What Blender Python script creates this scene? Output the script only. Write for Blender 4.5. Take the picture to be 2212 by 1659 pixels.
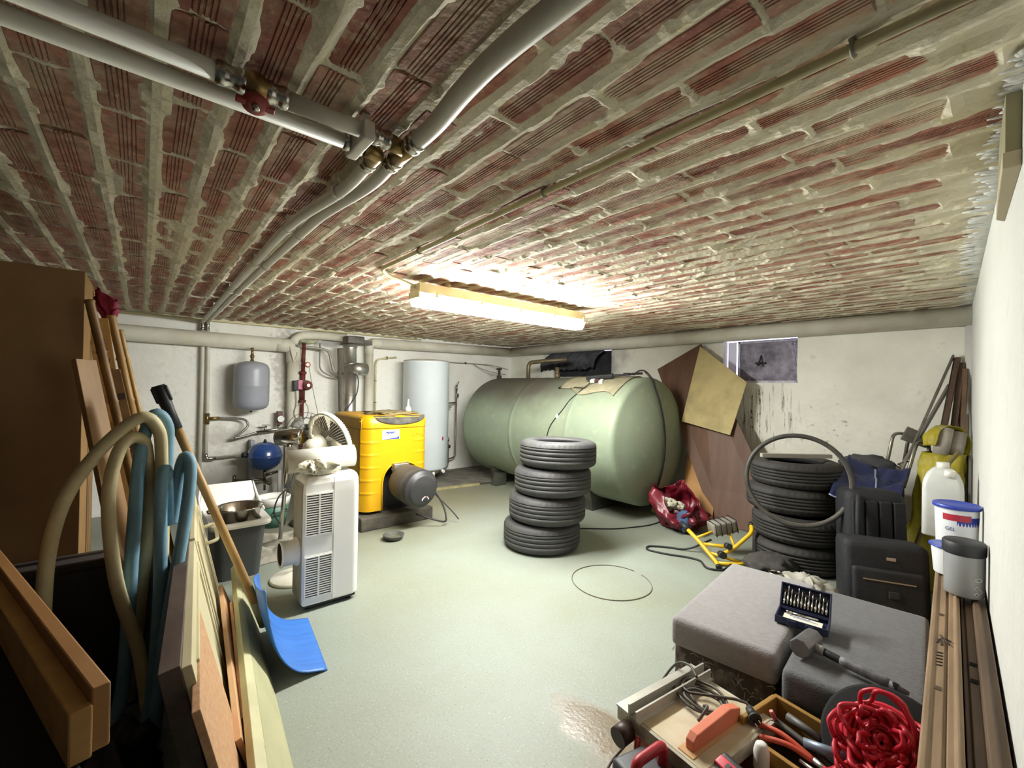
import bpy, bmesh, math, random
from mathutils import Vector, Matrix, noise
R = math.radians
PI = math.pi
random.seed(7)
for o in list(bpy.data.objects):
    bpy.data.objects.remove(o)
scene = bpy.context.scene
COL = scene.collection

# ------------------------------------------------------------------ camera, sky, exposure
F_PX, YAW, PITCH, ROLL = 945.75, .701026, .0066123, .0178219
cam_d = bpy.data.cameras.new('camera')
cam = bpy.data.objects.new('camera', cam_d)
COL.objects.link(cam)
fw = Vector((math.sin(YAW) * math.cos(PITCH), math.cos(YAW) * math.cos(PITCH), math.sin(PITCH)))
rt = Vector((math.cos(YAW), -math.sin(YAW), 0))
up = rt.cross(fw)
r2 = rt * math.cos(ROLL) + up * math.sin(ROLL)
u2 = -rt * math.sin(ROLL) + up * math.cos(ROLL)
cm = Matrix((r2, u2, -fw)).transposed().to_4x4()
cm.translation = Vector((0, 0, 1.35))
cam.matrix_world = cm
cam_d.sensor_fit = 'HORIZONTAL'
cam_d.sensor_width = 36
cam_d.lens = F_PX / 2212 * 36
cam_d.clip_start = .02
scene.camera = cam

world = bpy.data.worlds.new('sky')
scene.world = world
world.use_nodes = True
bg = world.node_tree.nodes['Background']
bg.inputs[0].default_value = (.62, .60, .95, 1)
bg.inputs[1].default_value = 1.6
scene.view_settings.view_transform = 'Standard'
scene.view_settings.look = 'None'
scene.view_settings.gamma = 1
scene.view_settings.use_curve_mapping = False
scene.view_settings.exposure = 2.75
LAMP = 26.0          # emission of the fluorescent fitting's diffuser

# ------------------------------------------------------------------ materials
def lin(h):
    v = [int(h[i:i + 2], 16) / 255 for i in (0, 2, 4)]
    return tuple(c / 12.92 if c <= .04045 else ((c + .055) / 1.055) ** 2.4 for c in v) + (1,)

MATS = {}
def mat(name, c1, c2=None, scale=6, rough=.6, metal=0, bump=0, bscale=None, lo=.35, hi=.65,
        det=5, coat=0, stretch=None, alpha=None, sheen=0, spec=None, trans=0):
    if name in MATS:
        return MATS[name]
    m = bpy.data.materials.new(name)
    m.use_nodes = True
    nt = m.node_tree
    N, L = nt.nodes, nt.links
    b = N['Principled BSDF']
    b.inputs['Roughness'].default_value = rough
    b.inputs['Metallic'].default_value = metal
    b.inputs['Base Color'].default_value = lin(c1)
    if coat: b.inputs['Coat Weight'].default_value = coat
    if spec is not None: b.inputs['Specular IOR Level'].default_value = spec
    if sheen: b.inputs['Sheen Weight'].default_value = sheen
    if trans: b.inputs['Transmission Weight'].default_value = trans
    if alpha is not None: b.inputs['Alpha'].default_value = alpha
    vec = None
    if c2 or bump:
        tc = N.new('ShaderNodeTexCoord')
        vec = tc.outputs['Object']
        if stretch:
            mp = N.new('ShaderNodeMapping')
            mp.inputs['Scale'].default_value = stretch
            L.new(vec, mp.inputs['Vector'])
            vec = mp.outputs['Vector']
    if c2:
        n = N.new('ShaderNodeTexNoise')
        n.inputs['Scale'].default_value = scale
        n.inputs['Detail'].default_value = det
        n.inputs['Roughness'].default_value = .6
        L.new(vec, n.inputs['Vector'])
        r = N.new('ShaderNodeMapRange')
        r.inputs[1].default_value = lo
        r.inputs[2].default_value = hi
        L.new(n.outputs['Fac'], r.inputs[0])
        x = N.new('ShaderNodeMix')
        x.data_type = 'RGBA'
        x.inputs[6].default_value = lin(c1)
        x.inputs[7].default_value = lin(c2)
        L.new(r.outputs[0], x.inputs[0])
        L.new(x.outputs[2], b.inputs['Base Color'])
    if bump:
        n2 = N.new('ShaderNodeTexNoise')
        n2.inputs['Scale'].default_value = bscale or scale * 4
        n2.inputs['Detail'].default_value = 4
        L.new(vec, n2.inputs['Vector'])
        bp = N.new('ShaderNodeBump')
        bp.inputs['Strength'].default_value = bump
        bp.inputs['Distance'].default_value = .01
        L.new(n2.outputs['Fac'], bp.inputs['Height'])
        L.new(bp.outputs['Normal'], b.inputs['Normal'])
    MATS[name] = m
    return m

def nodes(m):
    return m.node_tree.nodes, m.node_tree.links, m.node_tree.nodes['Principled BSDF']

def mixc(N, L, fac, a, b):
    x = N.new('ShaderNodeMix')
    x.data_type = 'RGBA'
    for s, v in ((0, fac), (6, a), (7, b)):
        if isinstance(v, (tuple, float, int)): x.inputs[s].default_value = v
        else: L.new(v, x.inputs[s])
    return x.outputs[2]

def noise_fac(N, L, vec, scale, lo, hi, det=5, rough=.6, stretch=None):
    if stretch:
        mp = N.new('ShaderNodeMapping'); mp.inputs['Scale'].default_value = stretch
        L.new(vec, mp.inputs['Vector']); vec = mp.outputs['Vector']
    n = N.new('ShaderNodeTexNoise')
    n.inputs['Scale'].default_value = scale; n.inputs['Detail'].default_value = det
    n.inputs['Roughness'].default_value = rough
    L.new(vec, n.inputs['Vector'])
    r = N.new('ShaderNodeMapRange'); r.inputs[1].default_value = lo; r.inputs[2].default_value = hi
    L.new(n.outputs['Fac'], r.inputs[0])
    return r.outputs[0]

def math_n(N, L, op, a, b=None):
    n = N.new('ShaderNodeMath'); n.operation = op; n.use_clamp = False
    for i, v in enumerate((a, b)):
        if v is None: continue
        if isinstance(v, (int, float)): n.inputs[i].default_value = v
        else: L.new(v, n.inputs[i])
    return n.outputs[0]

def blotch(N, L, vec, c, rad, soft, nscale=6, namp=.3):
    """a stain: 1 inside an irregular outline round c"""
    nz = N.new('ShaderNodeTexNoise'); nz.inputs['Scale'].default_value = nscale; nz.inputs['Detail'].default_value = 6
    L.new(vec, nz.inputs['Vector'])
    s = N.new('ShaderNodeVectorMath'); s.operation = 'SUBTRACT'; L.new(vec, s.inputs[0]); s.inputs[1].default_value = c
    d = N.new('ShaderNodeVectorMath'); d.operation = 'DIVIDE'; L.new(s.outputs[0], d.inputs[0]); d.inputs[1].default_value = rad
    l = N.new('ShaderNodeVectorMath'); l.operation = 'LENGTH'; L.new(d.outputs[0], l.inputs[0])
    a = math_n(N, L, 'MULTIPLY_ADD', nz.outputs['Fac'], namp * 4)
    a.node.inputs[2].default_value = -namp * 2
    t = math_n(N, L, 'ADD', l.outputs['Value'], a)
    r = N.new('ShaderNodeMapRange'); r.inputs[1].default_value = 1; r.inputs[2].default_value = 1 - soft
    L.new(t, r.inputs[0])
    return r.outputs[0]

# ------------------------------------------------------------------ mesh builder
class MB:
    def __init__(s):
        s.v = []; s.f = []; s.sm = []
    def add(s, vs, fs, M=None, smooth=False):
        b = len(s.v)
        for p in vs:
            p = Vector(p)
            s.v.append(M @ p if M else p)
        for f in fs:
            s.f.append([b + i for i in f]); s.sm.append(smooth)
        return s
    def box(s, c, d, M=None, bev=0):
        x, y, z = (k / 2 for k in d)
        if bev:
            bm = bmesh.new()
            bmesh.ops.create_cube(bm, size=1)
            bmesh.ops.scale(bm, vec=d, verts=bm.verts)
            bmesh.ops.bevel(bm, geom=bm.edges[:], offset=bev, segments=3, affect='EDGES', profile=.6)
            T = Matrix.Translation(c)
            vs = [T @ v.co for v in bm.verts]; bm.verts.index_update()
            fs = [[v.index for v in f.verts] for f in bm.faces]
            bm.free()
            return s.add(vs, fs, M, True)
        vs = [(c[0] + i * x, c[1] + j * y, c[2] + k * z) for i in (-1, 1) for j in (-1, 1) for k in (-1, 1)]
        fs = [(0, 1, 3, 2), (4, 6, 7, 5), (0, 4, 5, 1), (2, 3, 7, 6), (0, 2, 6, 4), (1, 5, 7, 3)]
        return s.add(vs, fs, M)
    def cyl(s, p0, p1, r0, r1=None, n=20, M=None, caps=True):
        return s.tube([p0, p1], [r0, r0 if r1 is None else r1], n, M, caps)
    def tube(s, path, r, n=10, M=None, caps=True, closed=False):
        P = [Vector(p) for p in path]
        m = len(P)
        rr = r if isinstance(r, (list, tuple)) else [r] * m
        vs = []; fs = []
        prev = None
        for i in range(m):
            if closed: t = P[(i + 1) % m] - P[i - 1]
            else: t = P[min(i + 1, m - 1)] - P[max(i - 1, 0)]
            t.normalize()
            if prev is None:
                a = t.orthogonal().normalized()
            else:
                a = prev - t * prev.dot(t)
                a = a.normalized() if a.length > 1e-6 else t.orthogonal().normalized()
            prev = a
            b = t.cross(a)
            for k in range(n):
                an = 2 * PI * k / n
                vs.append(P[i] + (a * math.cos(an) + b * math.sin(an)) * rr[i])
        for i in range(m if closed else m - 1):
            j = (i + 1) % m
            for k in range(n):
                q = (k + 1) % n
                fs.append((i * n + k, i * n + q, j * n + q, j * n + k))
        s.add(vs, fs, M, True)
        if caps and not closed:
            b = len(s.v) - len(vs)
            s.f.append([b + k for k in reversed(range(n))]); s.sm.append(False)
            s.f.append([b + (m - 1) * n + k for k in range(n)]); s.sm.append(False)
        return s
    def lathe(s, prof, n=32, M=None, closed=False, fn=None, a0=0, a1=2 * PI):
        full = abs(a1 - a0 - 2 * PI) < 1e-6
        cnt = n if full else n + 1
        vs = []; fs = []
        m = len(prof)
        for k in range(cnt):
            an = a0 + (a1 - a0) * k / n
            for j, (r, z) in enumerate(prof):
                if fn: r, z = fn(k, j, r, z)
                vs.append((r * math.cos(an), r * math.sin(an), z))
        for k in range(n):
            q = (k + 1) % cnt
            for j in range(m if closed else m - 1):
                i = (j + 1) % m
                fs.append((k * m + j, q * m + j, q * m + i, k * m + i))
        return s.add(vs, fs, M, True)
    def prism(s, poly, h0, h1, M=None, smooth=False):
        n = len(poly)
        vs = [(p[0], p[1], h0) for p in poly] + [(p[0], p[1], h1) for p in poly]
        fs = [(k, (k + 1) % n, n + (k + 1) % n, n + k) for k in range(n)]
        s.add(vs, fs, M, smooth)
        b = len(s.v) - 2 * n
        s.f.append([b + k for k in reversed(range(n))]); s.sm.append(False)
        s.f.append([b + n + k for k in range(n)]); s.sm.append(False)
        return s
    def quadslab(s, q, t, M=None):
        """four corners, thickened by t against the face normal"""
        q = [Vector(p) for p in q]
        nrm = (q[1] - q[0]).cross(q[3] - q[0]).normalized() * t
        vs = q + [p - nrm for p in q]
        fs = [(0, 1, 2, 3), (7, 6, 5, 4)] + [(k, k + 4, (k + 1) % 4 + 4, (k + 1) % 4) for k in range(4)]
        return s.add(vs, fs, M)
    def ball(s, c, r, n=16, M=None, squash=(1, 1, 1), amp=0, nf=3, seed=0, ridge=False):
        vs = []; fs = []
        m = n
        for i in range(m + 1):
            th = PI * i / m
            for k in range(2 * n):
                ph = PI * k / n
                d = Vector((math.sin(th) * math.cos(ph), math.sin(th) * math.sin(ph), math.cos(th)))
                q = 1.0
                if amp:
                    nz = noise.fractal(d * nf + Vector((seed, seed * 2.3, 0)), 1, 2, 4)
                    q += amp * (1 - 2 * abs(nz) if ridge else nz)
                vs.append((c[0] + d.x * r * squash[0] * q, c[1] + d.y * r * squash[1] * q, c[2] + d.z * r * squash[2] * q))
        for i in range(m):
            for k in range(2 * n):
                q = (k + 1) % (2 * n)
                fs.append((i * 2 * n + k, (i + 1) * 2 * n + k, (i + 1) * 2 * n + q, i * 2 * n + q))
        return s.add(vs, fs, M, True)
    def sheet(s, fn, nu, nv, t=0, M=None, smooth=True):
        """fn(u,v) -> point, u,v in 0..1; t = thickness in -normal"""
        vs = [Vector(fn(i / nu, j / nv)) for i in range(nu + 1) for j in range(nv + 1)]
        w = nv + 1
        fs = [(i * w + j, (i + 1) * w + j, (i + 1) * w + j + 1, i * w + j + 1) for i in range(nu) for j in range(nv)]
        if t:
            nr = [Vector((0, 0, 0)) for _ in vs]
            for f in fs:
                nn = (vs[f[1]] - vs[f[0]]).cross(vs[f[3]] - vs[f[0]])
                for i in f: nr[i] += nn
            B = len(vs)
            vs2 = [p - (n_.normalized() * t if n_.length else n_) for p, n_ in zip(vs, nr)]
            fs2 = [tuple(B + i for i in reversed(f)) for f in fs]
            rim = [i * w for i in range(nu + 1)] + [nu * w + j for j in range(1, w)] + \
                  [i * w + nv for i in range(nu - 1, -1, -1)] + [j for j in range(nv - 1, 0, -1)]
            fs3 = [(rim[i], B + rim[i], B + rim[(i + 1) % len(rim)], rim[(i + 1) % len(rim)]) for i in range(len(rim))]
            vs = vs + vs2; fs = fs + fs2 + fs3
        return s.add(vs, fs, M, smooth)
    def mesh(s, name):
        me = bpy.data.meshes.new(name)
        me.from_pydata([tuple(p) for p in s.v], [], s.f)
        me.polygons.foreach_set('use_smooth', s.sm)
        bm = bmesh.new(); bm.from_mesh(me)
        bmesh.ops.recalc_face_normals(bm, faces=bm.faces)
        bm.to_mesh(me); bm.free()
        me.update()
        return me

def tag(o, label, cat, group=None):
    o['label'] = label; o['category'] = cat
    if group: o['group'] = group
    return o

def thing(name, label, cat, loc=(0, 0, 0), rz=0, group=None):
    o = bpy.data.objects.new(name, None)
    o.empty_display_size = .05
    COL.objects.link(o)
    o.location = loc; o.rotation_euler = (0, 0, rz)
    return tag(o, label, cat, group)

def pmat(o):
    return Matrix.Translation(o.location) @ o.rotation_euler.to_matrix().to_4x4()

def obj(name, mb, m, parent=None, world=False, auto=None, label=None):
    """one mesh object; world=True when its coordinates are world coordinates"""
    me = mb if isinstance(mb, bpy.types.Mesh) else mb.mesh(name)
    if not me.materials: me.materials.append(m)
    o = bpy.data.objects.new(name, me)
    COL.objects.link(o)
    if parent:
        o.parent = parent
        if world:
            M = pmat(parent) if not parent.parent else (pmat(parent.parent) @ parent.matrix_parent_inverse @ pmat(parent) if True else None)
            o.matrix_parent_inverse = M.inverted()
    if auto is not None:
        md = o.modifiers.new('edges', 'BEVEL'); md.width = auto; md.segments = 2; md.limit_method = 'ANGLE'; md.angle_limit = R(40)
    if label: o['label'] = label
    return o

def struct(name, mb, m, parent=None):
    o = obj(name, mb, m, parent)
    if not parent: o['kind'] = 'structure'
    return o

def solo(name, mb, m, label, cat, group=None, auto=None, loc=None, rot=None):
    o = obj(name, mb, m, auto=auto)
    if loc: o.location = loc
    if rot: o.rotation_euler = rot
    return tag(o, label, cat, group)

def arc(c, u, v, r, a0, a1, n=8):
    c, u, v = Vector(c), Vector(u), Vector(v)
    return [c + (u * math.cos(R(a0 + (a1 - a0) * i / n)) + v * math.sin(R(a0 + (a1 - a0) * i / n))) * r for i in range(n + 1)]

def smooth_path(P, k=6):
    """Catmull-Rom through the points"""
    P = [Vector(p) for p in P]
    out = []
    for i in range(len(P) - 1):
        p0 = P[max(i - 1, 0)]; p1 = P[i]; p2 = P[i + 1]; p3 = P[min(i + 2, len(P) - 1)]
        for j in range(k):
            t = j / k
            out.append(.5 * ((2 * p1) + (p2 - p0) * t + (2 * p0 - 5 * p1 + 4 * p2 - p3) * t * t + (3 * p1 - p0 - 3 * p2 + p3) * t ** 3))
    out.append(P[-1])
    return out

def bent(P, rad, k=6):
    """polyline with rounded corners"""
    P = [Vector(p) for p in P]
    out = [P[0]]
    for i in range(1, len(P) - 1):
        a = (P[i - 1] - P[i]); b = (P[i + 1] - P[i])
        d = min(rad, a.length * .45, b.length * .45)
        A = P[i] + a.normalized() * d; B = P[i] + b.normalized() * d
        for j in range(k + 1):
            t = j / k
            out.append(A * (1 - t) ** 2 + P[i] * 2 * t * (1 - t) + B * t * t)
    out.append(P[-1])
    return out

def axis_m(p, d, roll=None):
    """matrix with local z along d, origin p"""
    d = Vector(d).normalized()
    x = Vector(roll) if roll else d.orthogonal()
    x = (x - d * x.dot(d)).normalized()
    y = d.cross(x)
    M = Matrix((x, y, d)).transposed().to_4x4()
    M.translation = Vector(p)
    return M

def frame_m(o, x, y):
    x = Vector(x).normalized(); y = Vector(y); y = (y - x * y.dot(x)).normalized(); z = x.cross(y)
    M = Matrix((x, y, z)).transposed().to_4x4(); M.translation = Vector(o)
    return M

def text_mb(body, size, fn=None, align='CENTER'):
    """flat lettering as a thin mesh; fn maps (x, y) to a point"""
    cu = bpy.data.curves.new('lettering', 'FONT')
    cu.body = body; cu.size = size; cu.align_x = align; cu.align_y = 'CENTER'; cu.resolution_u = 2
    o = bpy.data.objects.new('lettering', cu); COL.objects.link(o)
    dg = bpy.context.evaluated_depsgraph_get()
    me = bpy.data.meshes.new_from_object(o.evaluated_get(dg))
    mb = MB()
    mb.add([fn(v.co.x, v.co.y) if fn else v.co for v in me.vertices], [list(p.vertices) for p in me.polygons])
    bpy.data.objects.remove(o); bpy.data.curves.remove(cu); bpy.data.meshes.remove(me)
    return mb

def copy_tree(o, parent=None):
    c = o.copy(); COL.objects.link(c)
    if parent: c.parent = parent
    for ch in list(o.children): copy_tree(ch, c)
    return c

# ================================================================== THE SETTING
XB, YA, ZC = 4.95, 5.9, 2.05
def wall_c(x): return .30 - .0824 * (4.95 - x)      # the side wall beside the camera runs slightly askew

# ---- plaster
def plaster(name, base, dirt, amount=.5, extra=None):
    m = mat(name, base, rough=.85)
    N, L, b = nodes(m)
    tc = N.new('ShaderNodeTexCoord'); v = tc.outputs['Object']
    f1 = noise_fac(N, L, v, 1.3, .45, .8, 6)
    f2 = noise_fac(N, L, v, 9, .58, .75, 8)
    f = math_n(N, L, 'MULTIPLY', math_n(N, L, 'MAXIMUM', math_n(N, L, 'MULTIPLY', f1, .5), math_n(N, L, 'MULTIPLY', f2, .45)), amount * 2)
    c = mixc(N, L, f, lin(base), lin(dirt))
    if extra: c = extra(N, L, v, c)
    L.new(c, b.inputs['Base Color'])
    n2 = N.new('ShaderNodeTexNoise'); n2.inputs['Scale'].default_value = 14; n2.inputs['Detail'].default_value = 8
    L.new(v, n2.inputs['Vector'])
    bp = N.new('ShaderNodeBump'); bp.inputs['Strength'].default_value = .45; bp.inputs['Distance'].default_value = .02
    L.new(n2.outputs['Fac'], bp.inputs['Height']); L.new(bp.outputs['Normal'], b.inputs['Normal'])
    return m

def wall_a_marks(N, L, v, c):
    low = blotch(N, L, v, (1.0, 5.9, .3), (1.1, 1, .38), .6, 5, .3)
    c = mixc(N, L, math_n(N, L, 'MULTIPLY', low, .5), c, lin('6f675c'))
    rub = blotch(N, L, v, (.8, 5.9, .72), (.45, 1, .15), .7, 14, .45)
    c = mixc(N, L, math_n(N, L, 'MULTIPLY', rub, .4), c, lin('8a8175'))
    d = blotch(N, L, v, (1.35, 5.9, 1.6), (.2, 1, .6), .5, 18, .5)
    c = mixc(N, L, math_n(N, L, 'MULTIPLY', d, .45), c, lin('77706a'))
    k = blotch(N, L, v, (1.9, 5.9, 1.9), (.35, 1, .1), .5, 10, .4)
    return mixc(N, L, math_n(N, L, 'MULTIPLY', k, .6), c, lin('55504c'))

def wall_b_marks(N, L, v, c):
    # run-off streaks under the small window, with a shape of their own
    reg = blotch(N, L, v, (4.95, 1.78, 1.12), (1, .36, .42), .35, 3, .15)
    st = noise_fac(N, L, v, 9, .55, .62, 4, .6, (1, 5.0, .35))
    sp = noise_fac(N, L, v, 30, .5, .62, 5)
    s = math_n(N, L, 'MULTIPLY', math_n(N, L, 'MULTIPLY', reg, st), math_n(N, L, 'MULTIPLY_ADD', sp, .6))
    s.node.inputs[2].default_value = .4
    c = mixc(N, L, s, c, lin('2d2624'))
    w = blotch(N, L, v, (4.95, 1.28, 1.0), (1, .3, .3), .5, 3, .3)
    wf = noise_fac(N, L, v, 14, .6, .66, 8, .7)
    c = mixc(N, L, math_n(N, L, 'MULTIPLY', w, wf), c, lin('3a302c'))
    soot = blotch(N, L, v, (4.95, 4.25, 1.75), (1, .85, .45), .75, 4, .35)
    c = mixc(N, L, math_n(N, L, 'MULTIPLY', soot, .8), c, lin('3c3a3a'))
    sh = blotch(N, L, v, (4.95, 3.4, 1.93), (1, 1.9, .07), .6, 6, .3)
    return mixc(N, L, math_n(N, L, 'MULTIPLY', sh, .25), c, lin('6a665f'))

M_wallA = plaster('plaster_white_back', 'f6f4ec', 'c4bdb0', .5, wall_a_marks)
M_wallB = plaster('plaster_white_right', 'efede0', 'b5ae9e', .5, wall_b_marks)
M_wallD = plaster('bare_concrete', '6f6a62', '4f4b45', .5)
M_wallC = plaster('plaster_white_near', 'd0d0ca', 'b0ada3', .35)

# ---- floor: pale grey-green coated concrete with fine flecks
M_floor = mat('coated_concrete', 'b9bfb2', rough=.55)
N, L, b = nodes(M_floor)
tc = N.new('ShaderNodeTexCoord'); v = tc.outputs['Object']
big = noise_fac(N, L, v, .9, .35, .7, 6)
c = mixc(N, L, big, lin('8d948a'), lin('838776'))
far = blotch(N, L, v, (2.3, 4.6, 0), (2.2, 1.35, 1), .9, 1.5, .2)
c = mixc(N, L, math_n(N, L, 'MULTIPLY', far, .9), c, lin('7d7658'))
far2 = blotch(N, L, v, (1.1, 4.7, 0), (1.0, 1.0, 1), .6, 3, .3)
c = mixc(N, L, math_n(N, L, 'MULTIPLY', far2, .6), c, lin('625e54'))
fl = noise_fac(N, L, v, 95, .60, .66, 3)
c = mixc(N, L, math_n(N, L, 'MULTIPLY', fl, .5), c, lin('5f6a64'))
fl2 = noise_fac(N, L, v, 130, .62, .68, 3)
c = mixc(N, L, math_n(N, L, 'MULTIPLY', fl2, .55), c, lin('c6ccc2'))
st = blotch(N, L, v, (1.40, 1.10, 0), (.13, .24, 1), .3, 7, .28)
c = mixc(N, L, math_n(N, L, 'MULTIPLY', st, .8), c, lin('75634a'))
st2 = blotch(N, L, v, (1.33, .92, 0), (.22, .16, 1), .6, 7, .3)
c = mixc(N, L, math_n(N, L, 'MULTIPLY', st2, .4), c, lin('857b66'))
L.new(c, b.inputs['Base Color'])
L.new(math_n(N, L, 'MULTIPLY_ADD', st, -.3), b.inputs['Roughness']); b.inputs['Roughness'].links[0].from_node.inputs[2].default_value = .55
n2 = N.new('ShaderNodeTexNoise'); n2.inputs['Scale'].default_value = 60; n2.inputs['Detail'].default_value = 5; L.new(v, n2.inputs['Vector'])
bp = N.new('ShaderNodeBump'); bp.inputs['Strength'].default_value = .12; bp.inputs['Distance'].default_value = .01
L.new(n2.outputs['Fac'], bp.inputs['Height']); L.new(bp.outputs['Normal'], b.inputs['Normal'])

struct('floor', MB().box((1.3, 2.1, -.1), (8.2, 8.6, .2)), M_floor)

struct('wall_back', MB().box((1.3, YA + .125, 1.02), (8.2, .25, 2.44)), M_wallA)
# right wall with two small cellar windows: built round the openings
wb = MB()
W1 = (1.49, 2.215, 1.44, 1.905)      # y0 y1 z0 z1
W2 = (3.74, 4.86, 1.52, 1.90)
ys = [wall_c(XB) - .6, W1[0], W1[1], W2[0], W2[1], YA]
for i in range(5):
    y0, y1 = ys[i], ys[i + 1]
    if i in (1, 3):
        w = W1 if i == 1 else W2
        wb.box((XB + .125, (y0 + y1) / 2, w[2] / 2 - .05), (.25, y1 - y0, w[2] + .1))
        wb.box((XB + .125, (y0 + y1) / 2, (w[3] + 2.24) / 2), (.25, y1 - y0, 2.24 - w[3]))
    else:
        wb.box((XB + .125, (y0 + y1) / 2, 1.02), (.25, y1 - y0, 2.44))
struct('wall_right', wb, M_wallB)
x0, x1 = 1.15, XB + .1
cw = MB()
q = [(x0, wall_c(x0)), (x1, wall_c(x1)), (x1, wall_c(x1) - .22), (x0, wall_c(x0) - .22)]
cw.prism(q, -.1, 2.24)
struct('wall_near', cw, M_wallC)
struct('wall_left', MB().box((-2.7, 2.1, 1.02), (.2, 8.6, 2.44)), M_wallD)
struct('wall_rear', MB().box((1.3, -2.1, 1.02), (8.2, .2, 2.44)), M_wallD)
# rounded plaster fillet where the side wall meets the right wall
fl_ = MB()
fl_.cyl((XB - .03, wall_c(XB) - .01, 0), (XB - .03, wall_c(XB) - .01, 2.05), .045, n=16)
struct('trim_1', fl_, M_wallC)

# ---- windows
M_dirty = mat('dirty_pane', '4b444f', '9a92a6', 9, .5, bump=.5, bscale=25, lo=.35, hi=.7)
M_soot = mat('sooty_pane', '1d1c1f', '3b3a3d', 6, .9)
M_frame = mat('window_paint', 'd9d6e0', 'a9a4b4', 12, .6)
def window(n, w, m_pane, bracket):
    y0, y1, z0, z1 = w
    root = bpy.data.objects.new('window_%d' % n, None); COL.objects.link(root)
    root.location = (XB + .1, (y0 + y1) / 2, z0); root['kind'] = 'structure'
    fr = MB(); t = .02
    yy0, yy1 = y0 + .008, y1 - (.12 if n == 1 else .01)
    zz1 = z1 - .012
    for (a, c_, d) in (((0, (yy0 + yy1) / 2, z0 + .012), (yy1 - yy0, .024), 0), ((0, (yy0 + yy1) / 2, zz1 - .012), (yy1 - yy0, .024), 0),
                       ((0, yy0 + .012, (z0 + zz1) / 2), (.024, zz1 - z0), 0), ((0, yy1 - .012, (z0 + zz1) / 2), (.024, zz1 - z0), 0)):
        fr.box((XB + .1, a[1], a[2]), (.03, c_[0], c_[1]))
    obj('window_frame', fr, M_frame if n == 1 else M_soot, root, True)
    obj('pane', MB().box((XB + .105, (yy0 + yy1) / 2, (z0 + zz1) / 2), (.006, yy1 - yy0 - .04, zz1 - z0 - .04)), m_pane, root, True)
    if bracket:
        yc, zc = 1.86, 1.68
        br = MB().cyl((XB + .1, yc, zc + .05), (XB + .03, yc, zc - .05), .008, n=8).box((XB + .09, yc, zc - .03), (.02, .1, .02)).ball((XB + .03, yc, zc - .05), .012, 6)
        obj('window_catch', br, M_soot, root, True)
        obj('reveal_board', MB().box((XB + .11, y1 - .055, (z0 + z1) / 2), (.02, .09, z1 - z0 - .03)), mat('lilac_daylight', 'e8e6f6', rough=.7), root, True)  # lilac tint paints the daylight falling on the reveal
        wb_ = MB()
        for k in range(26):      # cobweb threads in the corners
            a = Vector((XB + .06 + random.random() * .03, y0 + random.random() * .18, z1 - .005))
            bq = Vector((XB + .07, y0 + .005 + random.random() * .05, z1 - random.random() * .35))
            wb_.tube([a, (a + bq) / 2 + Vector((0, 0, -.012)), bq], .0012, 4)
        for k in range(14):
            a = Vector((XB + .07, y0 + random.random() * .6, z1 - .004))
            wb_.tube([a, a + Vector((0, .03 * random.random(), -.04 * random.random() - .01))], .0015, 4)
        obj('cobweb', wb_, mat('web', 'd8d4ea', rough=.9), root, True)
    return root
window(1, W1, M_dirty, True)
window(2, W2, M_soot, False)
# sagging sooty cobweb curtain in front of the second window
cb = MB()
for k in range(5):
    yy = 3.78 + k * .2
    def fn(u, v, yy=yy, k=k):
        s = noise.noise(Vector((u * 5 + k, v * 4, k)))
        return (XB - .02 - .10 * math.sin(v * PI) - .02 * s, yy + u * .3 + v * .25 + .03 * s, 1.92 - v * (.28 + .06 * s) - .03 * u)
    cb.sheet(fn, 8, 8, .002)
solo('cobweb_curtain', cb, mat('sooty_web', '3a3940', '57565c', 9, .95), 'sooty grey cobweb sagging in front of the dark window above the tank', 'cobweb')

# ---- ceiling: courses of ribbed hollow clay bricks bedded in smeared mortar
M_mortar = mat('mortar', '8f8672', rough=.9)
N, L, b = nodes(M_mortar)
tc = N.new('ShaderNodeTexCoord'); v = tc.outputs['Object']
c = mixc(N, L, noise_fac(N, L, v, 2.2, .35, .7, 6), lin('ddd4bc'), lin('c2b7a0'))
c = mixc(N, L, noise_fac(N, L, v, 16, .5, .75, 8), c, lin('d6cba4'))
c = mixc(N, L, math_n(N, L, 'MULTIPLY', noise_fac(N, L, v, 45, .58, .75, 6), .35), c, lin('857862'))
L.new(c, b.inputs['Base Color'])
n2 = N.new('ShaderNodeTexNoise'); n2.inputs['Scale'].default_value = 40; n2.inputs['Detail'].default_value = 8; L.new(v, n2.inputs['Vector'])
bp = N.new('ShaderNodeBump'); bp.inputs['Strength'].default_value = .6; bp.inputs['Distance'].default_value = .012
L.new(n2.outputs['Fac'], bp.inputs['Height']); L.new(bp.outputs['Normal'], b.inputs['Normal'])

M_brick = mat('clay_brick', '7a4436', rough=.85)
N, L, b = nodes(M_brick)
geo = N.new('ShaderNodeNewGeometry'); oi = N.new('ShaderNodeObjectInfo')
rnd = math_n(N, L, 'FRACT', math_n(N, L, 'ADD', geo.outputs['Random Per Island'], oi.outputs['Random']))
v = geo.outputs['Position']
ramp = N.new('ShaderNodeValToRGB')
e = ramp.color_ramp.elements
e[0].position = 0; e[0].color = lin('b0705c'); e[1].position = 1; e[1].color = lin('9c6050')
for p, h in ((.25, 'bc8068'), (.5, 'a0685a'), (.7, 'c09078'), (.85, 'b08a78')):
    k = e.new(p); k.color = lin(h)
L.new(rnd, ramp.inputs[0])
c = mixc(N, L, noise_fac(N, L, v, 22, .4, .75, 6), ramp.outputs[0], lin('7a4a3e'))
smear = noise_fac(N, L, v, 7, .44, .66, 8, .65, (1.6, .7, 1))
sx_ = N.new('ShaderNodeSeparateXYZ'); L.new(v, sx_.inputs[0])
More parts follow.
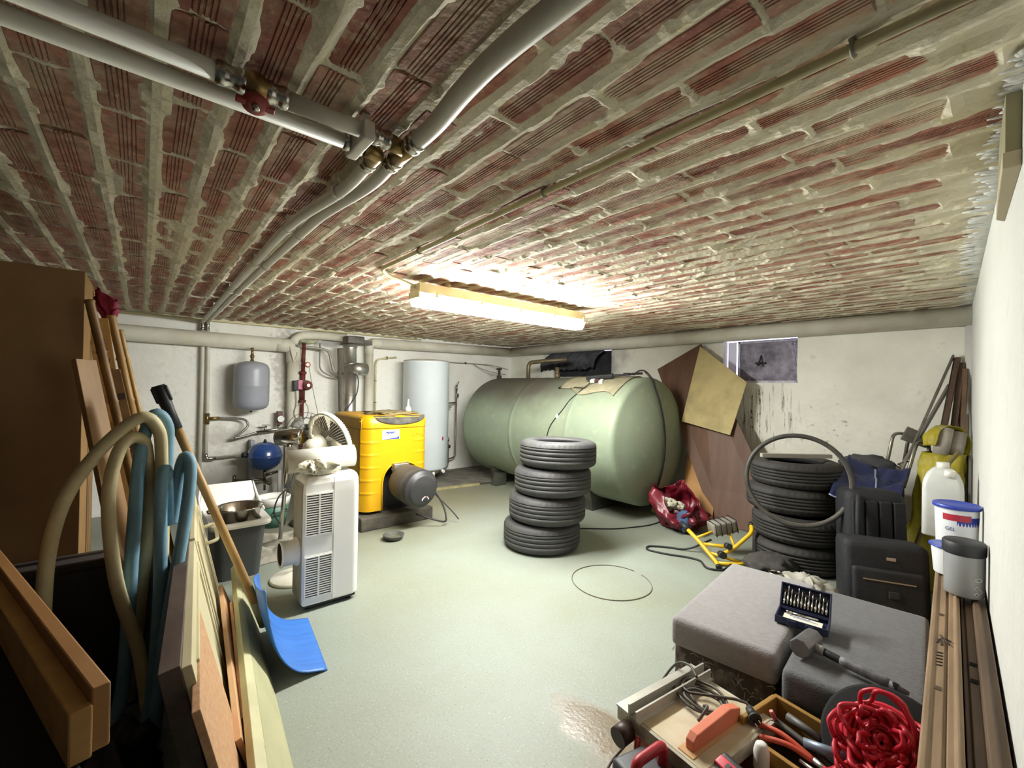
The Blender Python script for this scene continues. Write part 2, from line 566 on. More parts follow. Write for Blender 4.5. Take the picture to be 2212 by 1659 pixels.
mx_ = N.new('ShaderNodeMapRange'); mx_.inputs[1].default_value = .1; mx_.inputs[2].default_value = 1.3; mx_.inputs[3].default_value = .4; mx_.inputs[4].default_value = .85   # less mortar smear on the left courses
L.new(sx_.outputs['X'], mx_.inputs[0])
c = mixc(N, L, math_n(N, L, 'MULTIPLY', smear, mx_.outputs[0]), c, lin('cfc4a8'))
smear2 = noise_fac(N, L, v, 30, .56, .7, 6)
c = mixc(N, L, math_n(N, L, 'MULTIPLY', smear2, .6), c, lin('cabd9c'))
L.new(c, b.inputs['Base Color'])
n2 = N.new('ShaderNodeTexNoise'); n2.inputs['Scale'].default_value = 55; n2.inputs['Detail'].default_value = 7; L.new(v, n2.inputs['Vector'])
bp = N.new('ShaderNodeBump'); bp.inputs['Strength'].default_value = .45; bp.inputs['Distance'].default_value = .008
L.new(n2.outputs['Fac'], bp.inputs['Height']); L.new(bp.outputs['Normal'], b.inputs['Normal'])

PX, PY = .128, .345
def course_phase(i): return (.5 * (i % 2) + .13 * math.sin(i * 2.7)) * PY
def ceil_z(x, y):
    i = math.floor((x - .012) / PX)
    dx = (x - .012) / PX - i                    # 0..1, mortar band at 0/1
    edge = min(dx, 1 - dx) * PX
    yy = ((y - course_phase(i)) / PY) % 1
    ej = min(yy, 1 - yy) * PY
    p = Vector((x, y, 0))
    big_ = noise.fractal(Vector((x * 2.6, y * 1.6, 4)), 1, 2, 3)
    sm = noise.fractal(Vector((x * 17, y * 5.5, 0)), .9, 2.1, 4)
    wide = .027 + .005 * min(1, max(0, (x - .9) / 1.2)) + .008 * noise.noise(Vector((x * 3, y * 1.3, 9)))
    band = max(0, min(1.15, 1.5 - edge / wide)); joint = max(0, 1.2 - ej / .016)
    h = .012 - .014 * max(band, joint * .9)      # height above the brick face
    h -= .010 * max(0, big_ + .02) + .0045 * sm + (.004 if sm > .25 else 0)
    return ZC + h
gx, gy = 400, 360
xa, xb_, ya, yb = -2.6, XB, -2.0, YA
me_v = []; 
for i in range(gx + 1):
    x = xa + (xb_ - xa) * i / gx
    for j in range(gy + 1):
        y = ya + (yb - ya) * j / gy
        near = x > -1.4 and y > -.4
        me_v.append((x, y, ceil_z(x, y) if near else ZC + .005))
me_f = [(i * (gy + 1) + j, i * (gy + 1) + j + 1, (i + 1) * (gy + 1) + j + 1, (i + 1) * (gy + 1) + j) for i in range(gx) for j in range(gy)]
B = len(me_v)
me_v += [(-2.8, -2.2, 2.15), (-2.8, 6.15, 2.15), (5.2, 6.15, 2.15), (5.2, -2.2, 2.15), (-2.8, -2.2, 2.25), (-2.8, 6.15, 2.25), (5.2, 6.15, 2.25), (5.2, -2.2, 2.25)]
me_f += [tuple(B + k for k in f) for f in ((0, 1, 2, 3), (7, 6, 5, 4), (0, 4, 5, 1), (1, 5, 6, 2), (2, 6, 7, 3), (3, 7, 4, 0))]
me = bpy.data.meshes.new('ceiling'); me.from_pydata(me_v, [], me_f); me.update()
me.materials.append(M_mortar)
ceiling = bpy.data.objects.new('ceiling', me); COL.objects.link(ceiling); ceiling['kind'] = 'structure'

def brick_mb(seed, ln=.327, w=.098):
    rr = random.Random(seed)
    prof = [(-w / 2, .028), (-w / 2, .003), (-w / 2 + .004, 0)]
    o = rr.uniform(-.008, .008)
    for k in range(5):
        a = -.022 + k * .0092 + o
        prof += [(a, 0), (a + .0008, .0038), (a + .0034, .0038), (a + .0042, 0)]
    prof += [(w / 2 - .004, 0), (w / 2, .003), (w / 2, .028)]
    vs = []
    for y in (-ln / 2, ln / 2):
        vs += [(x + rr.uniform(-.001, .001), y + rr.uniform(-.006, .006), z) for x, z in prof]
    n = len(prof)
    fs = [(k, k + 1, n + k + 1, n + k) for k in range(n - 1)]
    fs += [tuple(range(n)), tuple(reversed(range(n, 2 * n)))]
    return MB().add(vs, fs)
variants = [brick_mb(s) for s in range(6)]
vmesh = [m_.mesh('brick') for m_ in variants]
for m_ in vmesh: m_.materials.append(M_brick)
spots = []
cam_inv = cm.inverted()
for i in range(int((-1.5 - .012) / PX) - 1, int((XB - .012) / PX)):
    x = .012 + (i + .5) * PX
    if x > XB - .05: continue
    for j in range(-3, 19):
        y = course_phase(i) + (j + .5) * PY
        if y + .17 > YA or (x > 1.0 and y - .16 < wall_c(x)) or y < -.9: continue
        p = cam_inv @ Vector((x, y, ZC))
        d = -p.z
        size = 0
        if d > .2:
            uu, vv = p.x / d * F_PX, p.y / d * F_PX
            if abs(uu) < 1230 and abs(vv) < 950: size = (ZC - 1.35) / d ** 3
        spots.append((size, x, y, (ZC + random.uniform(-.004, .005)), random.uniform(-.012, .012), random.randrange(6)))
spots.sort(reverse=True)
rest = MB()
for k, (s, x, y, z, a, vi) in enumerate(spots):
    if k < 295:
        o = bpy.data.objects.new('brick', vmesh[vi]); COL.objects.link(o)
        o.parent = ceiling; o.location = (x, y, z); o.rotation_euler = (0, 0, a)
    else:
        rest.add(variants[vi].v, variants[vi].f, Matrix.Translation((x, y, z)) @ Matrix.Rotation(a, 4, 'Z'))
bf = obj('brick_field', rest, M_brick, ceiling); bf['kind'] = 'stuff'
# limewash splashed over the ceiling's edge along the side wall
lw = MB()
rr = random.Random(3)
for k in range(150):
    x = 1.35 + 3.5 * (k / 150) ** 1.2
    y = wall_c(x)
    sc_f = .45 + .55 * min(1, max(0, (x - 1.4) / 1.2))
    ln_ = rr.uniform(.015, .07) * sc_f; wd = rr.uniform(.006, .022) * sc_f
    lw.ball((x, y + ln_ * .4, ZC - .001), 1, 5, None, (wd, ln_, .006), .5, 3, k)
obj('limewash_splash', lw, M_wallC, ceiling)['kind'] = 'stuff'

# ================================================================== LAMP AND CONDUITS
M_cream = mat('cream_plastic', 'd8cfa4', 'c6bb8c', 5, .5)
M_lamp = bpy.data.materials.new('lit_diffuser'); M_lamp.use_nodes = True
nn = M_lamp.node_tree.nodes; nn.remove(nn['Principled BSDF'])
em = nn.new('ShaderNodeEmission'); em.inputs[0].default_value = (.975, 1, .965, 1); em.inputs[1].default_value = LAMP
M_lamp.node_tree.links.new(em.outputs[0], nn['Material Output'].inputs[0])
lamp = thing('ceiling_lamp', 'lit fluorescent batten with cream housing fixed under the brick ceiling', 'lamp', (2.13, 2.565, ZC))
X0, X1, yc = 1.33, 2.925, 2.565
hs = MB().prism([(yc - .065, 2.004), (yc + .065, 2.004), (yc + .07, 1.941), (yc - .07, 1.941)], X0, X1, Matrix(((0, 0, 1, 0), (1, 0, 0, 0), (0, 1, 0, 0), (0, 0, 0, 1))))
obj('housing', hs, M_cream, lamp, True, .004)
df = MB().prism([(yc - .068, 1.940), (yc + .068, 1.940), (yc + .062, 1.8911), (yc + .04, 1.861), (yc - .04, 1.861), (yc - .062, 1.8911)], X0 + .004, X1 - .004, Matrix(((0, 0, 1, 0), (1, 0, 0, 0), (0, 1, 0, 0), (0, 0, 0, 1))))
obj('diffuser', df, M_lamp, lamp, True)
for e_ in (X0 - .003, X1 + .003):
    obj('end_cap', MB().box((e_, yc, 1.93), (.012, .138, .045), None, .003), M_cream, lamp, True)
for k in range(5):
    x = X0 + .12 + k * .365
    for s in (-1, 1):
        obj('clip', MB().box((x, yc + s * .072, 1.941), (.022, .008, .04)), M_cream, lamp, True)

for x in (X0 + .25, X1 - .25):
    obj('spacer', MB().cyl((x, yc, 2.0), (x, yc, 2.058), .02, n=12), M_cream, lamp, True)

def conduit(name, label, path, r, m, clips=(), clip_m=None, rad=.06, group=None):
    t = thing(name, label, 'conduit', path[0], 0, group)
    obj('tube', MB().tube(bent(path, rad), r, 10), m, t, True)
    for p, d in clips:
        M = axis_m(p, d)
        obj('clip', MB().tube([M @ Vector((math.cos(a) * (r + .003), math.sin(a) * (r + .003), 0)) for a in [2 * PI * k / 10 for k in range(10)]], .0045, 6, closed=True).box((p[0], p[1], p[2] + r + .006), (.02, .012, .012)), clip_m or m, t, True)
    return t
conduit('electrical_conduit', 'cream conduit running across the brick ceiling to the lamp', [(1.06, -.35, 2.03), (1.06, 2.46, 2.03), (1.12, 2.545, 2.025), (1.33, 2.56, 1.985)], .0115, M_cream,
        [((1.06, y, 2.03), (0, 1, 0)) for y in (.23, 1.1, 2.0)], mat('grey_clip', '8d8775', rough=.7))
conduit('electrical_conduit', 'thin cream conduit along the top of the back wall', [(-1.6, 5.82, 2.025), (3.15, 5.84, 2.025)], .011, mat('pale_conduit', 'd9cf9f', rough=.5),
        [((x, 5.83, 2.025), (1, 0, 0)) for x in (.55, 1.5, 2.15, 2.7, 3.08)], mat('clip_white', 'e6dfc2', rough=.5))

# ================================================================== PIPES ON THE CEILING
M_ppipe = mat('white_pipe', 'd9d6ca', 'cdc8b8', 4, .45)
M_steel = mat('zinc_fitting', 'b9b6ae', rough=.25, metal=1)
M_brass = mat('brass_fitting', 'a08858', '8a7448', 20, .38, .85)
def press(p, d, r, ln=.055):
    """crimped press sleeve"""
    M = axis_m(p, d)
    pr = [(r * 1.02, -ln / 2), (r * 1.22, -ln / 2 + .004), (r * 1.22, -ln * .2), (r * 1.08, -ln * .12), (r * 1.08, ln * .12), (r * 1.22, ln * .2), (r * 1.22, ln / 2 - .004), (r * 1.02, ln / 2)]
    return MB().lathe(pr, 18, M)
def strap(p, d, r):
    M = axis_m(p, d, (0, 0, 1))
    mb = MB().lathe([(r + .001, -.011), (r + .004, -.011), (r + .004, .011), (r + .001, .011)], 18, M, closed=True)
    return mb.box((p[0], p[1], p[2] + r + .016), (.018, .022, .036))
z = 2.0
pa = thing('heating_pipe', 'lower white ceiling pipe turning at a brass elbow and dropping down the back wall', 'pipe', (.5, 1.3, z), 0, 'white heating pipes')
obj('pipe', MB().cyl((-1.9, 1.19, z), (.44, 1.19, z), .019), M_ppipe, pa, True)
obj('pipe', MB().tube(smooth_path([(.497, 1.27, z), (.50, 1.5, z), (.455, 1.93, z), (.462, 2.6, z + .01), (.468, 3.6, z + .008), (.48, 4.8, z + .005), (.488, 5.78, z)]), .020, 14), M_ppipe, pa, True)
obj('pipe', MB().tube([(.49, 5.84, 1.97), (.496, 5.845, 1.72), (.497, 5.85, 1.2), (.491, 5.85, .30)], .019, 12), M_ppipe, pa, True)
obj('elbow', MB().tube(bent([(.455, 1.19, z), (.495, 1.19, z), (.495, 1.25, z)], .025), .022, 14), M_brass, pa, True)
obj('elbow', MB().tube(bent([(.488, 5.76, z), (.489, 5.84, z), (.49, 5.84, 1.96)], .03), .022, 14), M_steel, pa, True)
obj('press_sleeve', press((.425, 1.19, z), (1, 0, 0), .019), M_steel, pa, True)
obj('press_sleeve', press((.496, 1.26, z), (0, 1, 0), .020, .035), M_steel, pa, True)
obj('press_sleeve', press((.49, 5.84, 1.945), (0, 0, 1), .019, .07), M_steel, pa, True)
for yy, xx in ((1.52, .498), (2.02, .455), (2.75, .462), (3.7, .469), (4.7, .479)):
    obj('strap', strap((xx, yy, z + .004), (0, 1, 0), .020), M_ppipe, pa, True)

pb = thing('heating_pipe', 'upper white ceiling pipe with a red-handled valve and a branch towards the camera', 'pipe', (.54, 1.12, z), 0, 'white heating pipes')
zz = z + .008
obj('pipe', MB().cyl((-1.9, 1.115, zz), (.105, 1.118, zz), .0205), M_ppipe, pb, True)
obj('pipe', MB().cyl((.245, 1.12, zz), (.485, 1.122, zz), .0205), M_ppipe, pb, True)
obj('branch_pipe', MB().tube(smooth_path([(.548, 1.06, z), (.545, .95, z), (.528, .8, z), (.523, .66, z), (.535, .45, z), (.56, .1, z), (.58, -.6, z)]), .0235, 14), M_ppipe, pb, True)
obj('pipe', MB().tube(smooth_path([(.548, 1.22, z), (.555, 1.4, z), (.52, 1.75, z), (.515, 2.05, z), (.517, 3.0, z + .005), (.522, 4.5, z + .003), (.532, 5.78, z)]), .020, 14), M_ppipe, pb, True)
obj('pipe', MB().tube([(.535, 5.84, 1.97), (.547, 5.845, 1.72), (.552, 5.85, 1.0), (.547, 5.85, .53)], .0185, 12), M_ppipe, pb, True)
obj('tee', MB().cyl((.545, 1.07, z), (.548, 1.21, z), .0235, n=14).cyl((.49, 1.122, zz), (.545, 1.122, z), .022, n=14), M_brass, pb, True)
obj('elbow', MB().tube(bent([(.532, 5.76, z), (.533, 5.84, z), (.535, 5.84, 1.96)], .03), .022, 14), M_steel, pb, True)
for p, d, r_, l_ in (((.135, 1.118, zz), (1, 0, 0), .0205, .06), ((.222, 1.119, zz), (1, 0, 0), .0205, .05), ((.475, 1.122, zz), (1, 0, 0), .0205, .05),
                     ((.548, 1.205, z), (0, 1, 0), .021, .05), ((.547, 1.07, z), (0, 1, 0), .0225, .045), ((.535, 5.84, 1.945), (0, 0, 1), .019, .07)):
    obj('press_sleeve', press(p, d, r_, l_), M_steel, pb, True)
vb = obj('valve', MB().lathe([(.02, -.032), (.024, -.03), (.024, -.02), (.029, -.012), (.031, 0), (.029, .012), (.024, .02), (.024, .03), (.02, .032)], 18, axis_m((.178, 1.118, zz), (1, 0, 0))).cyl((.178, 1.118, zz), (.178, 1.10, zz - .045), .011, n=12), M_brass, pb, True)
M_redh = mat('red_handle', '7c1f1c', '8f2a22', 10, .45)
hd = MB()
hd.lathe([(.0, .0), (.026, 0), (.028, .004), (.026, .009), (.012, .011), (0, .011)], 20, axis_m((.178, 1.098, zz - .046), (0, -.35, -1)))
hd.box((0, 0, .006), (.075, .016, .008), axis_m((.178, 1.098, zz - .046), (0, -.35, -1), (1, 0, 0)), .003)
obj('valve_handle', hd, M_redh, vb, True)
obj('handle_nut', MB().lathe([(0, .02), (.007, .02), (.008, .011)], 8, axis_m((.178, 1.098, zz - .046), (0, -.35, -1))), M_steel, vb, True)
obj('strap', MB().box((.43, 1.155, z - .002), (.03, .135, .05), None, .006).box((.43, 1.12, z + .035), (.02, .02, .04)), M_ppipe, pb, True)
for yy, xx in ((2.08, .515), (2.78, .517), (3.72, .519), (4.72, .523)):
    obj('strap', strap((xx, yy, z + .002), (0, 1, 0), .020), M_ppipe, pb, True)
# brass tee with a flexible link and stop valves beside the grey vessel, and the feed to the blue vessel
obj('tee', MB().cyl((.55, 5.845, .88), (.55, 5.845, 1.0), .024, n=12).cyl((.55, 5.84, .94), (.66, 5.83, .945), .018, n=12), M_brass, pb, True)
fx = MB().tube(smooth_path([(.66, 5.83, .945), (.78, 5.82, .94), (.9, 5.8, .92), (.93, 5.78, .85), (.86, 5.77, .77), (.80, 5.77, .72), (.92, 5.78, .74), (1.05, 5.8, .775)]), .013, 8)
obj('flexible_hose', fx, mat('braided_steel', 'aaa79f', '77736c', 60, .4, .8), pb, True)
vl = MB().cyl((1.02, 5.8, .77), (1.38, 5.8, .81), .018, n=12).cyl((1.1, 5.8, .77), (1.12, 5.8, .84), .012, n=8).cyl((1.24, 5.8, .79), (1.25, 5.8, .86), .012, n=8).box((1.12, 5.79, .85), (.09, .02, .014)).cyl((1.25, 5.8, .83), (1.25, 5.8, .87), .022, n=10)
obj('stop_valve', vl, M_steel, pb, True)
obj('elbow', MB().tube(bent([(.547, 5.845, .56), (.547, 5.845, .50), (.64, 5.84, .50)], .03), .021, 12), M_steel, pb, True)
obj('feed_pipe', MB().tube([(.62, 5.84, .50), (.86, 5.78, .535), (.94, 5.68, .54)], .012, 10), M_ppipe, pb, True)

# ================================================================== DRAIN AND VENT PIPES ON THE WALLS
M_lag = mat('painted_drain', 'ddd9c9', 'c3bba6', 3, .7, bump=.3, bscale=18, lo=.4, hi=.75)
dp = thing('drain_pipe', 'thick white painted drain pipe on the back wall turning down beside the grey vessel', 'pipe', (1.3, 5.78, .3))
obj('pipe', MB().tube([(-1.9, 5.79, 1.83), (-.2, 5.79, 1.822), (1.25, 5.79, 1.803)], .082, 24), M_lag, dp, True)
obj('elbow', MB().tube(bent([(1.2, 5.79, 1.803), (1.40, 5.79, 1.80), (1.405, 5.79, 1.6)], .14, 8), .082, 24), M_lag, dp, True)
obj('pipe', MB().tube([(1.405, 5.79, 1.64), (1.415, 5.79, 0)], .072, 24), M_lag, dp, True)
obj('branch_pipe', MB().tube(bent([(1.36, 5.80, 1.80), (1.46, 5.80, 1.935), (1.7, 5.8, 1.958), (2.03, 5.8, 1.952)], .1, 6), .052, 18), M_lag, dp, True)
obj('rag_tie', MB().tube(smooth_path([(1.33, 5.72, 1.83), (1.36, 5.7, 1.7), (1.39, 5.71, 1.60), (1.42, 5.7, 1.72)]), .008, 6), M_lag, dp, True)
vp = thing('vent_pipe', 'white vent pipe rising behind the boiler and running round the room below the ceiling', 'pipe', (2.35, 5.78, .2))
obj('pipe', MB().tube([(2.352, 5.79, .0), (2.345, 5.79, 1.78)], .052, 20), M_lag, vp, True)
obj('elbow', MB().tube(bent([(2.345, 5.79, 1.76), (2.345, 5.8, 1.915), (2.6, 5.81, 1.917)], .1, 8), [.056] * 8 + [.066] * 3, 20), M_lag, vp, True)
obj('pipe', MB().tube([(2.5, 5.81, 1.917), (4.865, 5.815, 1.945)], .072, 24), M_lag, vp, True)
obj('corner_elbow', MB().tube([(4.8, 5.815, 1.944), (4.868, 5.815, 1.946), (4.868, 5.74, 1.948)], .074, 24), M_lag, vp, True)
obj('pipe', MB().tube([(4.868, 5.78, 1.947), (4.868, 3.5, 1.958), (4.868, wall_c(4.87) - .02, 1.966)], .076, 28), M_lag, vp, True)

# ================================================================== VESSELS, PUMP, FLUE, HEATER ON THE BACK WALL
M_black = mat('black_plastic', '1b1b1d', '2a2a2c', 12, .55)
M_rubber = mat('black_cable', '1f1e1e', rough=.6)
M_white = mat('white_plastic', 'eceae4', 'e2dfd6', 3, .4)
M_greyv = mat('grey_enamel', 'a2a4ad', '989aa4', 2, .35)
ev = thing('expansion_vessel', 'grey round-ended expansion vessel hung on the back wall from a brass fitting', 'vessel', (.945, 5.69, 1.03))
r_ = .178
prof = [(0, 0), (.06, .002), (.12, .014), (.155, .035), (.172, .065), (r_, .11), (r_, .27), (r_ + .002, .275), (r_ + .002, .285), (r_, .29), (r_, .45), (.172, .49), (.155, .52), (.12, .542), (.06, .556), (0, .56)]
obj('shell', MB().lathe(prof, 40), M_greyv, ev)
obj('connector', MB().lathe([(.02, .55), (.022, .57), (.016, .572), (.016, .60), (.022, .602), (.022, .625), (.014, .63), (.014, .68), (.018, .682), (.018, .71), (0, .712)], 16), M_brass, ev)
obj('air_valve', MB().cyl((0, 0, .004), (0, 0, -.02), .012, .008, 10), M_black, ev)
obj('wall_bracket', MB().box((0, .185, .28), (.05, .05, .3)), M_greyv, ev)

M_blue = mat('blue_enamel', '2c4c8c', '274479', 3, .25, coat=.4)
bv = thing('expansion_vessel', 'small blue round pressure vessel low on the back wall', 'vessel', (1.08, 5.62, .35))
prof = [(0, 0), (.06, .006), (.12, .035), (.155, .075), (.172, .125), (.176, .15), (.182, .155), (.182, .167), (.176, .172), (.172, .2), (.155, .25), (.12, .29), (.06, .316), (0, .322)]
obj('shell', MB().lathe(prof, 40), M_blue, bv)
obj('cap', MB().cyl((0, 0, .318), (0, 0, .355), .022, .008, 12), M_black, bv)
obj('side_cap', MB().cyl((-.17, .02, .185), (-.22, .04, .185), .026, .03, 12), M_black, bv)
ft = MB().cyl((0, 0, .01), (0, 0, -.12), .016, n=10).cyl((0, 0, -.06), (.14, .02, -.03), .016, n=10).cyl((-.01, 0, -.1), (-.28, .1, -.1), .014, n=10).cyl((0, -.02, -.12), (.05, -.06, -.15), .018, n=10).cyl((.0, -.02, -.12), (0, -.02, -.22), .012, n=8).cyl((-.28, .1, -.04), (-.28, .1, -.12), .018, n=10)
obj('valve_set', ft, mat('tarnished_brass', '7d776a', '5d574c', 20, .35, .9), bv)
obj('drip_pipe', MB().cyl((.16, .03, -.02), (.16, .03, -.35), .02, n=10), M_white, bv)
obj('wall_bracket', MB().box((-.1, .2, .08), (.04, .14, .5)), M_greyv, bv)

M_rust = mat('red_oxide', '6d2f26', '54251f', 14, .55)
rp = thing('heating_riser', 'red-brown riser pipe with a pink circulation pump beside the white drain', 'pipe', (1.49, 5.72, .2))
obj('pipe', MB().tube([(1.485, 5.72, 0), (1.488, 5.72, 1.14)], .022, 14).tube([(1.492, 5.72, 1.5), (1.496, 5.72, 1.84)], .023, 14), M_rust, rp, True)
obj('pump_body', MB().cyl((1.489, 5.72, 1.14), (1.491, 5.72, 1.5), .030, n=16).cyl((1.52, 5.73, 1.325), (1.52, 5.66, 1.325), .062, n=20), M_rust, rp, True)
for zz in (1.13, 1.475):
    obj('flange', MB().cyl((1.489, 5.72, zz - .014), (1.489, 5.72, zz + .014), .044, n=16), M_rust, rp, True)
obj('motor', MB().lathe([(.05, 0), (.052, .05), (.03, .054), (.03, .06), (0, .06)], 20, axis_m((1.525, 5.66, 1.325), (0, -1, 0))), mat('pump_red', '8f5a4e', '6c4640', 20, .4), rp, True)
obj('nameplate', MB().cyl((1.525, 5.60, 1.325), (1.525, 5.594, 1.325), .018, n=14), M_steel, rp, True)
obj('terminal_box', MB().box((1.45, 5.69, 1.33), (.055, .08, .115), None, .008), mat('pump_pink', 'c56f86', rough=.5), rp, True)
obj('terminal_cover', MB().box((1.40, 5.69, 1.32), (.05, .085, .12), None, .008), M_black, rp, True)
obj('gauge', MB().lathe([(0, .02), (.03, .02), (.034, .016), (.034, 0), (0, 0)], 20, axis_m((1.53, 5.68, 1.575), (0, -1, 0))), mat('gauge_red', 'b0564a', rough=.4), rp, True)
obj('gauge_face', MB().cyl((1.53, 5.659, 1.575), (1.53, 5.656, 1.575), .02, n=16), M_white, rp, True)
obj('cable', MB().tube(smooth_path([(1.55, 5.68, 1.55), (1.6, 5.7, 1.3), (1.68, 5.72, .95), (1.72, 5.72, .7)]), .004, 6).tube(smooth_path([(1.41, 5.69, 1.26), (1.42, 5.7, 1.1), (1.40, 5.7, .98), (1.46, 5.69, .88), (1.54, 5.69, .95), (1.55, 5.69, 1.05), (1.50, 5.69, 1.12), (1.44, 5.69, 1.08)]), .005, 6), mat('grey_cable', '9a978e', rough=.6), rp, True)
# small safety group at the end of the stop valves
sg = thing('pressure_gauge', 'small dark red fitting with a white dial left of the drain pipe', 'gauge', (1.26, 5.8, .84))
obj('body', MB().box((0, 0, .09), (.06, .05, .16), None, .008), mat('gauge_maroon', '5b2a2a', rough=.5), sg)
obj('dial', MB().cyl((.01, -.026, .08), (.01, -.045, .08), .038, n=18), M_white, sg)
obj('dial_rim', MB().lathe([(.036, 0), (.04, 0), (.04, .022), (.036, .022)], 18, axis_m((.01, -.025, .08), (0, -1, 0)), closed=True), M_steel, sg)
# pale pipe making an S from the drain to the flue
gp = thing('grey_pipe', 'bent grey pipe from the drain to the silver flue', 'pipe', (1.45, 5.74, 1.8))
obj('pipe', MB().tube(bent([(1.40, 5.72, 1.80), (1.66, 5.74, 1.79), (1.80, 5.74, 1.77), (1.86, 5.74, 1.5), (1.98, 5.7, 1.48), (2.08, 5.51, 1.48)], .1, 8), .017, 10), mat('lead_pipe', '8f8b82', 'a5a198', 9, .5, .3), gp, True)
obj('thin_pipe', MB().tube(bent([(1.70, 5.78, 1.86), (1.70, 5.78, 1.52), (1.84, 5.77, 1.44), (1.96, 5.76, 1.43)], .1, 8), .010, 8), mat('lead_pipe2', '85817a', rough=.5), gp, True)
obj('rag', MB().ball((1.55, 5.74, 1.86), .05, 10, None, (2.0, .6, .5), .35, 4, 3), mat('green_rag', '8f9a7c', 'c9c6a8', 14, .9), gp, True)

M_flue = mat('galvanised', 'cfccc5', 'aaa69e', 5, .42, .9)
fl = thing('flue_pipe', 'silver galvanised flue with a side tee behind the yellow boiler', 'flue', (2.02, 5.6, .5))
obj('pipe', MB().tube([(2.025, 5.6, .3), (2.02, 5.6, 1.60)], .078, 28).tube([(2.02, 5.6, 1.60), (2.015, 5.6, 1.62)], .083, 28), M_flue, fl, True)
obj('pipe', MB().tube([(2.018, 5.6, 1.61), (2.014, 5.6, 1.80), (2.014, 5.6, 1.83)], [.08, .08, .092], 28), M_flue, fl, True)
obj('tee', MB().cyl((2.03, 5.6, 1.545), (2.235, 5.62, 1.545), .082, n=24), M_flue, fl, True)
obj('joint_ring', MB().lathe([(.079, -.01), (.087, 0), (.079, .01)], 28, axis_m((2.022, 5.6, 1.22), (0, 0, 1))), M_flue, fl, True)
obj('adaptor', MB().box((2.08, 5.65, 1.915), (.22, .18, .10), None, .02).box((2.22, 5.68, 1.90), (.2, .1, .06)), mat('dull_metal', '57534d', '79746b', 9, .6, .5), fl, True)
obj('cable', MB().tube(smooth_path([(1.90, 5.70, 1.80), (1.91, 5.68, 1.4), (1.92, 5.66, 1.0), (1.92, 5.6, .7)]), .012, 8).tube(smooth_path([(1.98, 5.52, 1.50), (2.08, 5.5, 1.45), (2.08, 5.5, 1.25), (2.0, 5.5, 1.1), (1.94, 5.54, 1.02)]), .007, 6), mat('dark_cable', '4a443e', rough=.6), fl, True)
# conduit loop from the boiler to the water heater and on to the tank
conduit('electrical_conduit', 'cream conduit loop with black clips between boiler and water heater', [(2.46, 5.84, .85), (2.46, 5.84, 1.70), (2.76, 5.84, 1.74)], .012, M_cream,
        [((2.46, 5.84, z_), (0, 0, 1)) for z_ in (1.1, 1.4)] + [((2.62, 5.84, 1.72), (1, 0, 0))], M_black, .09)
cc = thing('cable_run', 'pale cables clipped along the back wall from the water heater to the tank', 'cable', (3.4, 5.84, 1.72))
obj('cable', MB().tube(smooth_path([(3.3, 5.84, 1.72), (3.8, 5.84, 1.715), (4.15, 5.84, 1.715), (4.4, 5.75, 1.70), (4.38, 5.3, 1.62)]), .007, 6).tube(smooth_path([(4.1, 5.84, 1.715), (4.2, 5.8, 1.65), (4.3, 5.6, 1.58), (4.36, 5.32, 1.54)]), .006, 6), mat('pale_cable', '9d9684', rough=.6), cc, True)
for x in (3.62, 3.95): obj('clip', MB().box((x, 5.845, 1.718), (.02, .025, .03)), M_black, cc, True)

M_wh = mat('heater_white', 'e6edf0', 'dce6ec', 2, .35)
wh = thing('water_heater', 'tall white cylindrical water heater standing behind the boiler', 'water heater', (3.06, 5.5, 0))
obj('tank', MB().lathe([(0, .16), (.2, .17), (.29, .19), (.318, .22), (.318, 1.655), (.322, 1.66), (.322, 1.675), (.318, 1.68)], 44), M_wh, wh)
obj('lid', MB().lathe([(.318, 1.68), (.312, 1.695), (.2, 1.71), (0, 1.716)], 44), mat('heater_lid', 'c9c6ba', 'b1ab9b', 6, .6), wh)
for k in range(3):
    a = R(30 + 120 * k)
    obj('leg', MB().cyl((.24 * math.cos(a), .24 * math.sin(a), 0), (.24 * math.cos(a), .24 * math.sin(a), .19), .022, n=10), M_white, wh)
obj('bottom_cover', MB().lathe([(.2, .165), (.2, .13), (.17, .11), (0, .11)], 32), M_white, wh)
obj('thermostat_knob', MB().cyl((.11, -.285, .185), (.112, -.33, .175), .024, .02, 14), M_white, wh)
lg = MB()
def on_heater(a, z_, r=.3195): return Vector((r * math.cos(a), r * math.sin(a), z_))
lg.add([on_heater(R(-74), .60), on_heater(R(-69), .60), on_heater(R(-69), .65), on_heater(R(-74), .65)], [(0, 1, 2, 3)])
obj('logo', lg, mat('logo_red', 'a8283a', rough=.4), wh)
M_cop = mat('copper_pipe', '7d5a45', '9b958a', 8, .4, .7)
cp = thing('copper_pipe', 'thin copper pipe with shut-off valves right of the water heater', 'pipe', (3.75, 5.8, .1))
obj('pipe', MB().tube(bent([(3.76, 5.8, 1.30), (3.755, 5.8, .24), (3.50, 5.72, .22), (3.36, 5.6, .22)], .06), .012, 10), M_cop, cp, True)
obj('pipe', MB().tube(bent([(3.36, 5.6, .50), (3.58, 5.74, .52), (3.62, 5.78, .12), (3.45, 5.66, .10), (3.3, 5.58, .12)], .05), .012, 10), M_cop, cp, True)
obj('stub', MB().cyl((3.38, 5.55, 1.09), (3.75, 5.8, 1.09), .012, n=8).cyl((3.38, 5.56, 1.02), (3.66, 5.78, 1.02), .010, n=8), M_steel, cp, True)
obj('valve', MB().cyl((3.76, 5.8, 1.28), (3.76, 5.8, 1.36), .018, n=10).cyl((3.76, 5.8, 1.34), (3.79, 5.78, 1.42), .008, n=8).box((3.765, 5.78, 1.20), (.03, .03, .06)), M_steel, cp, True)
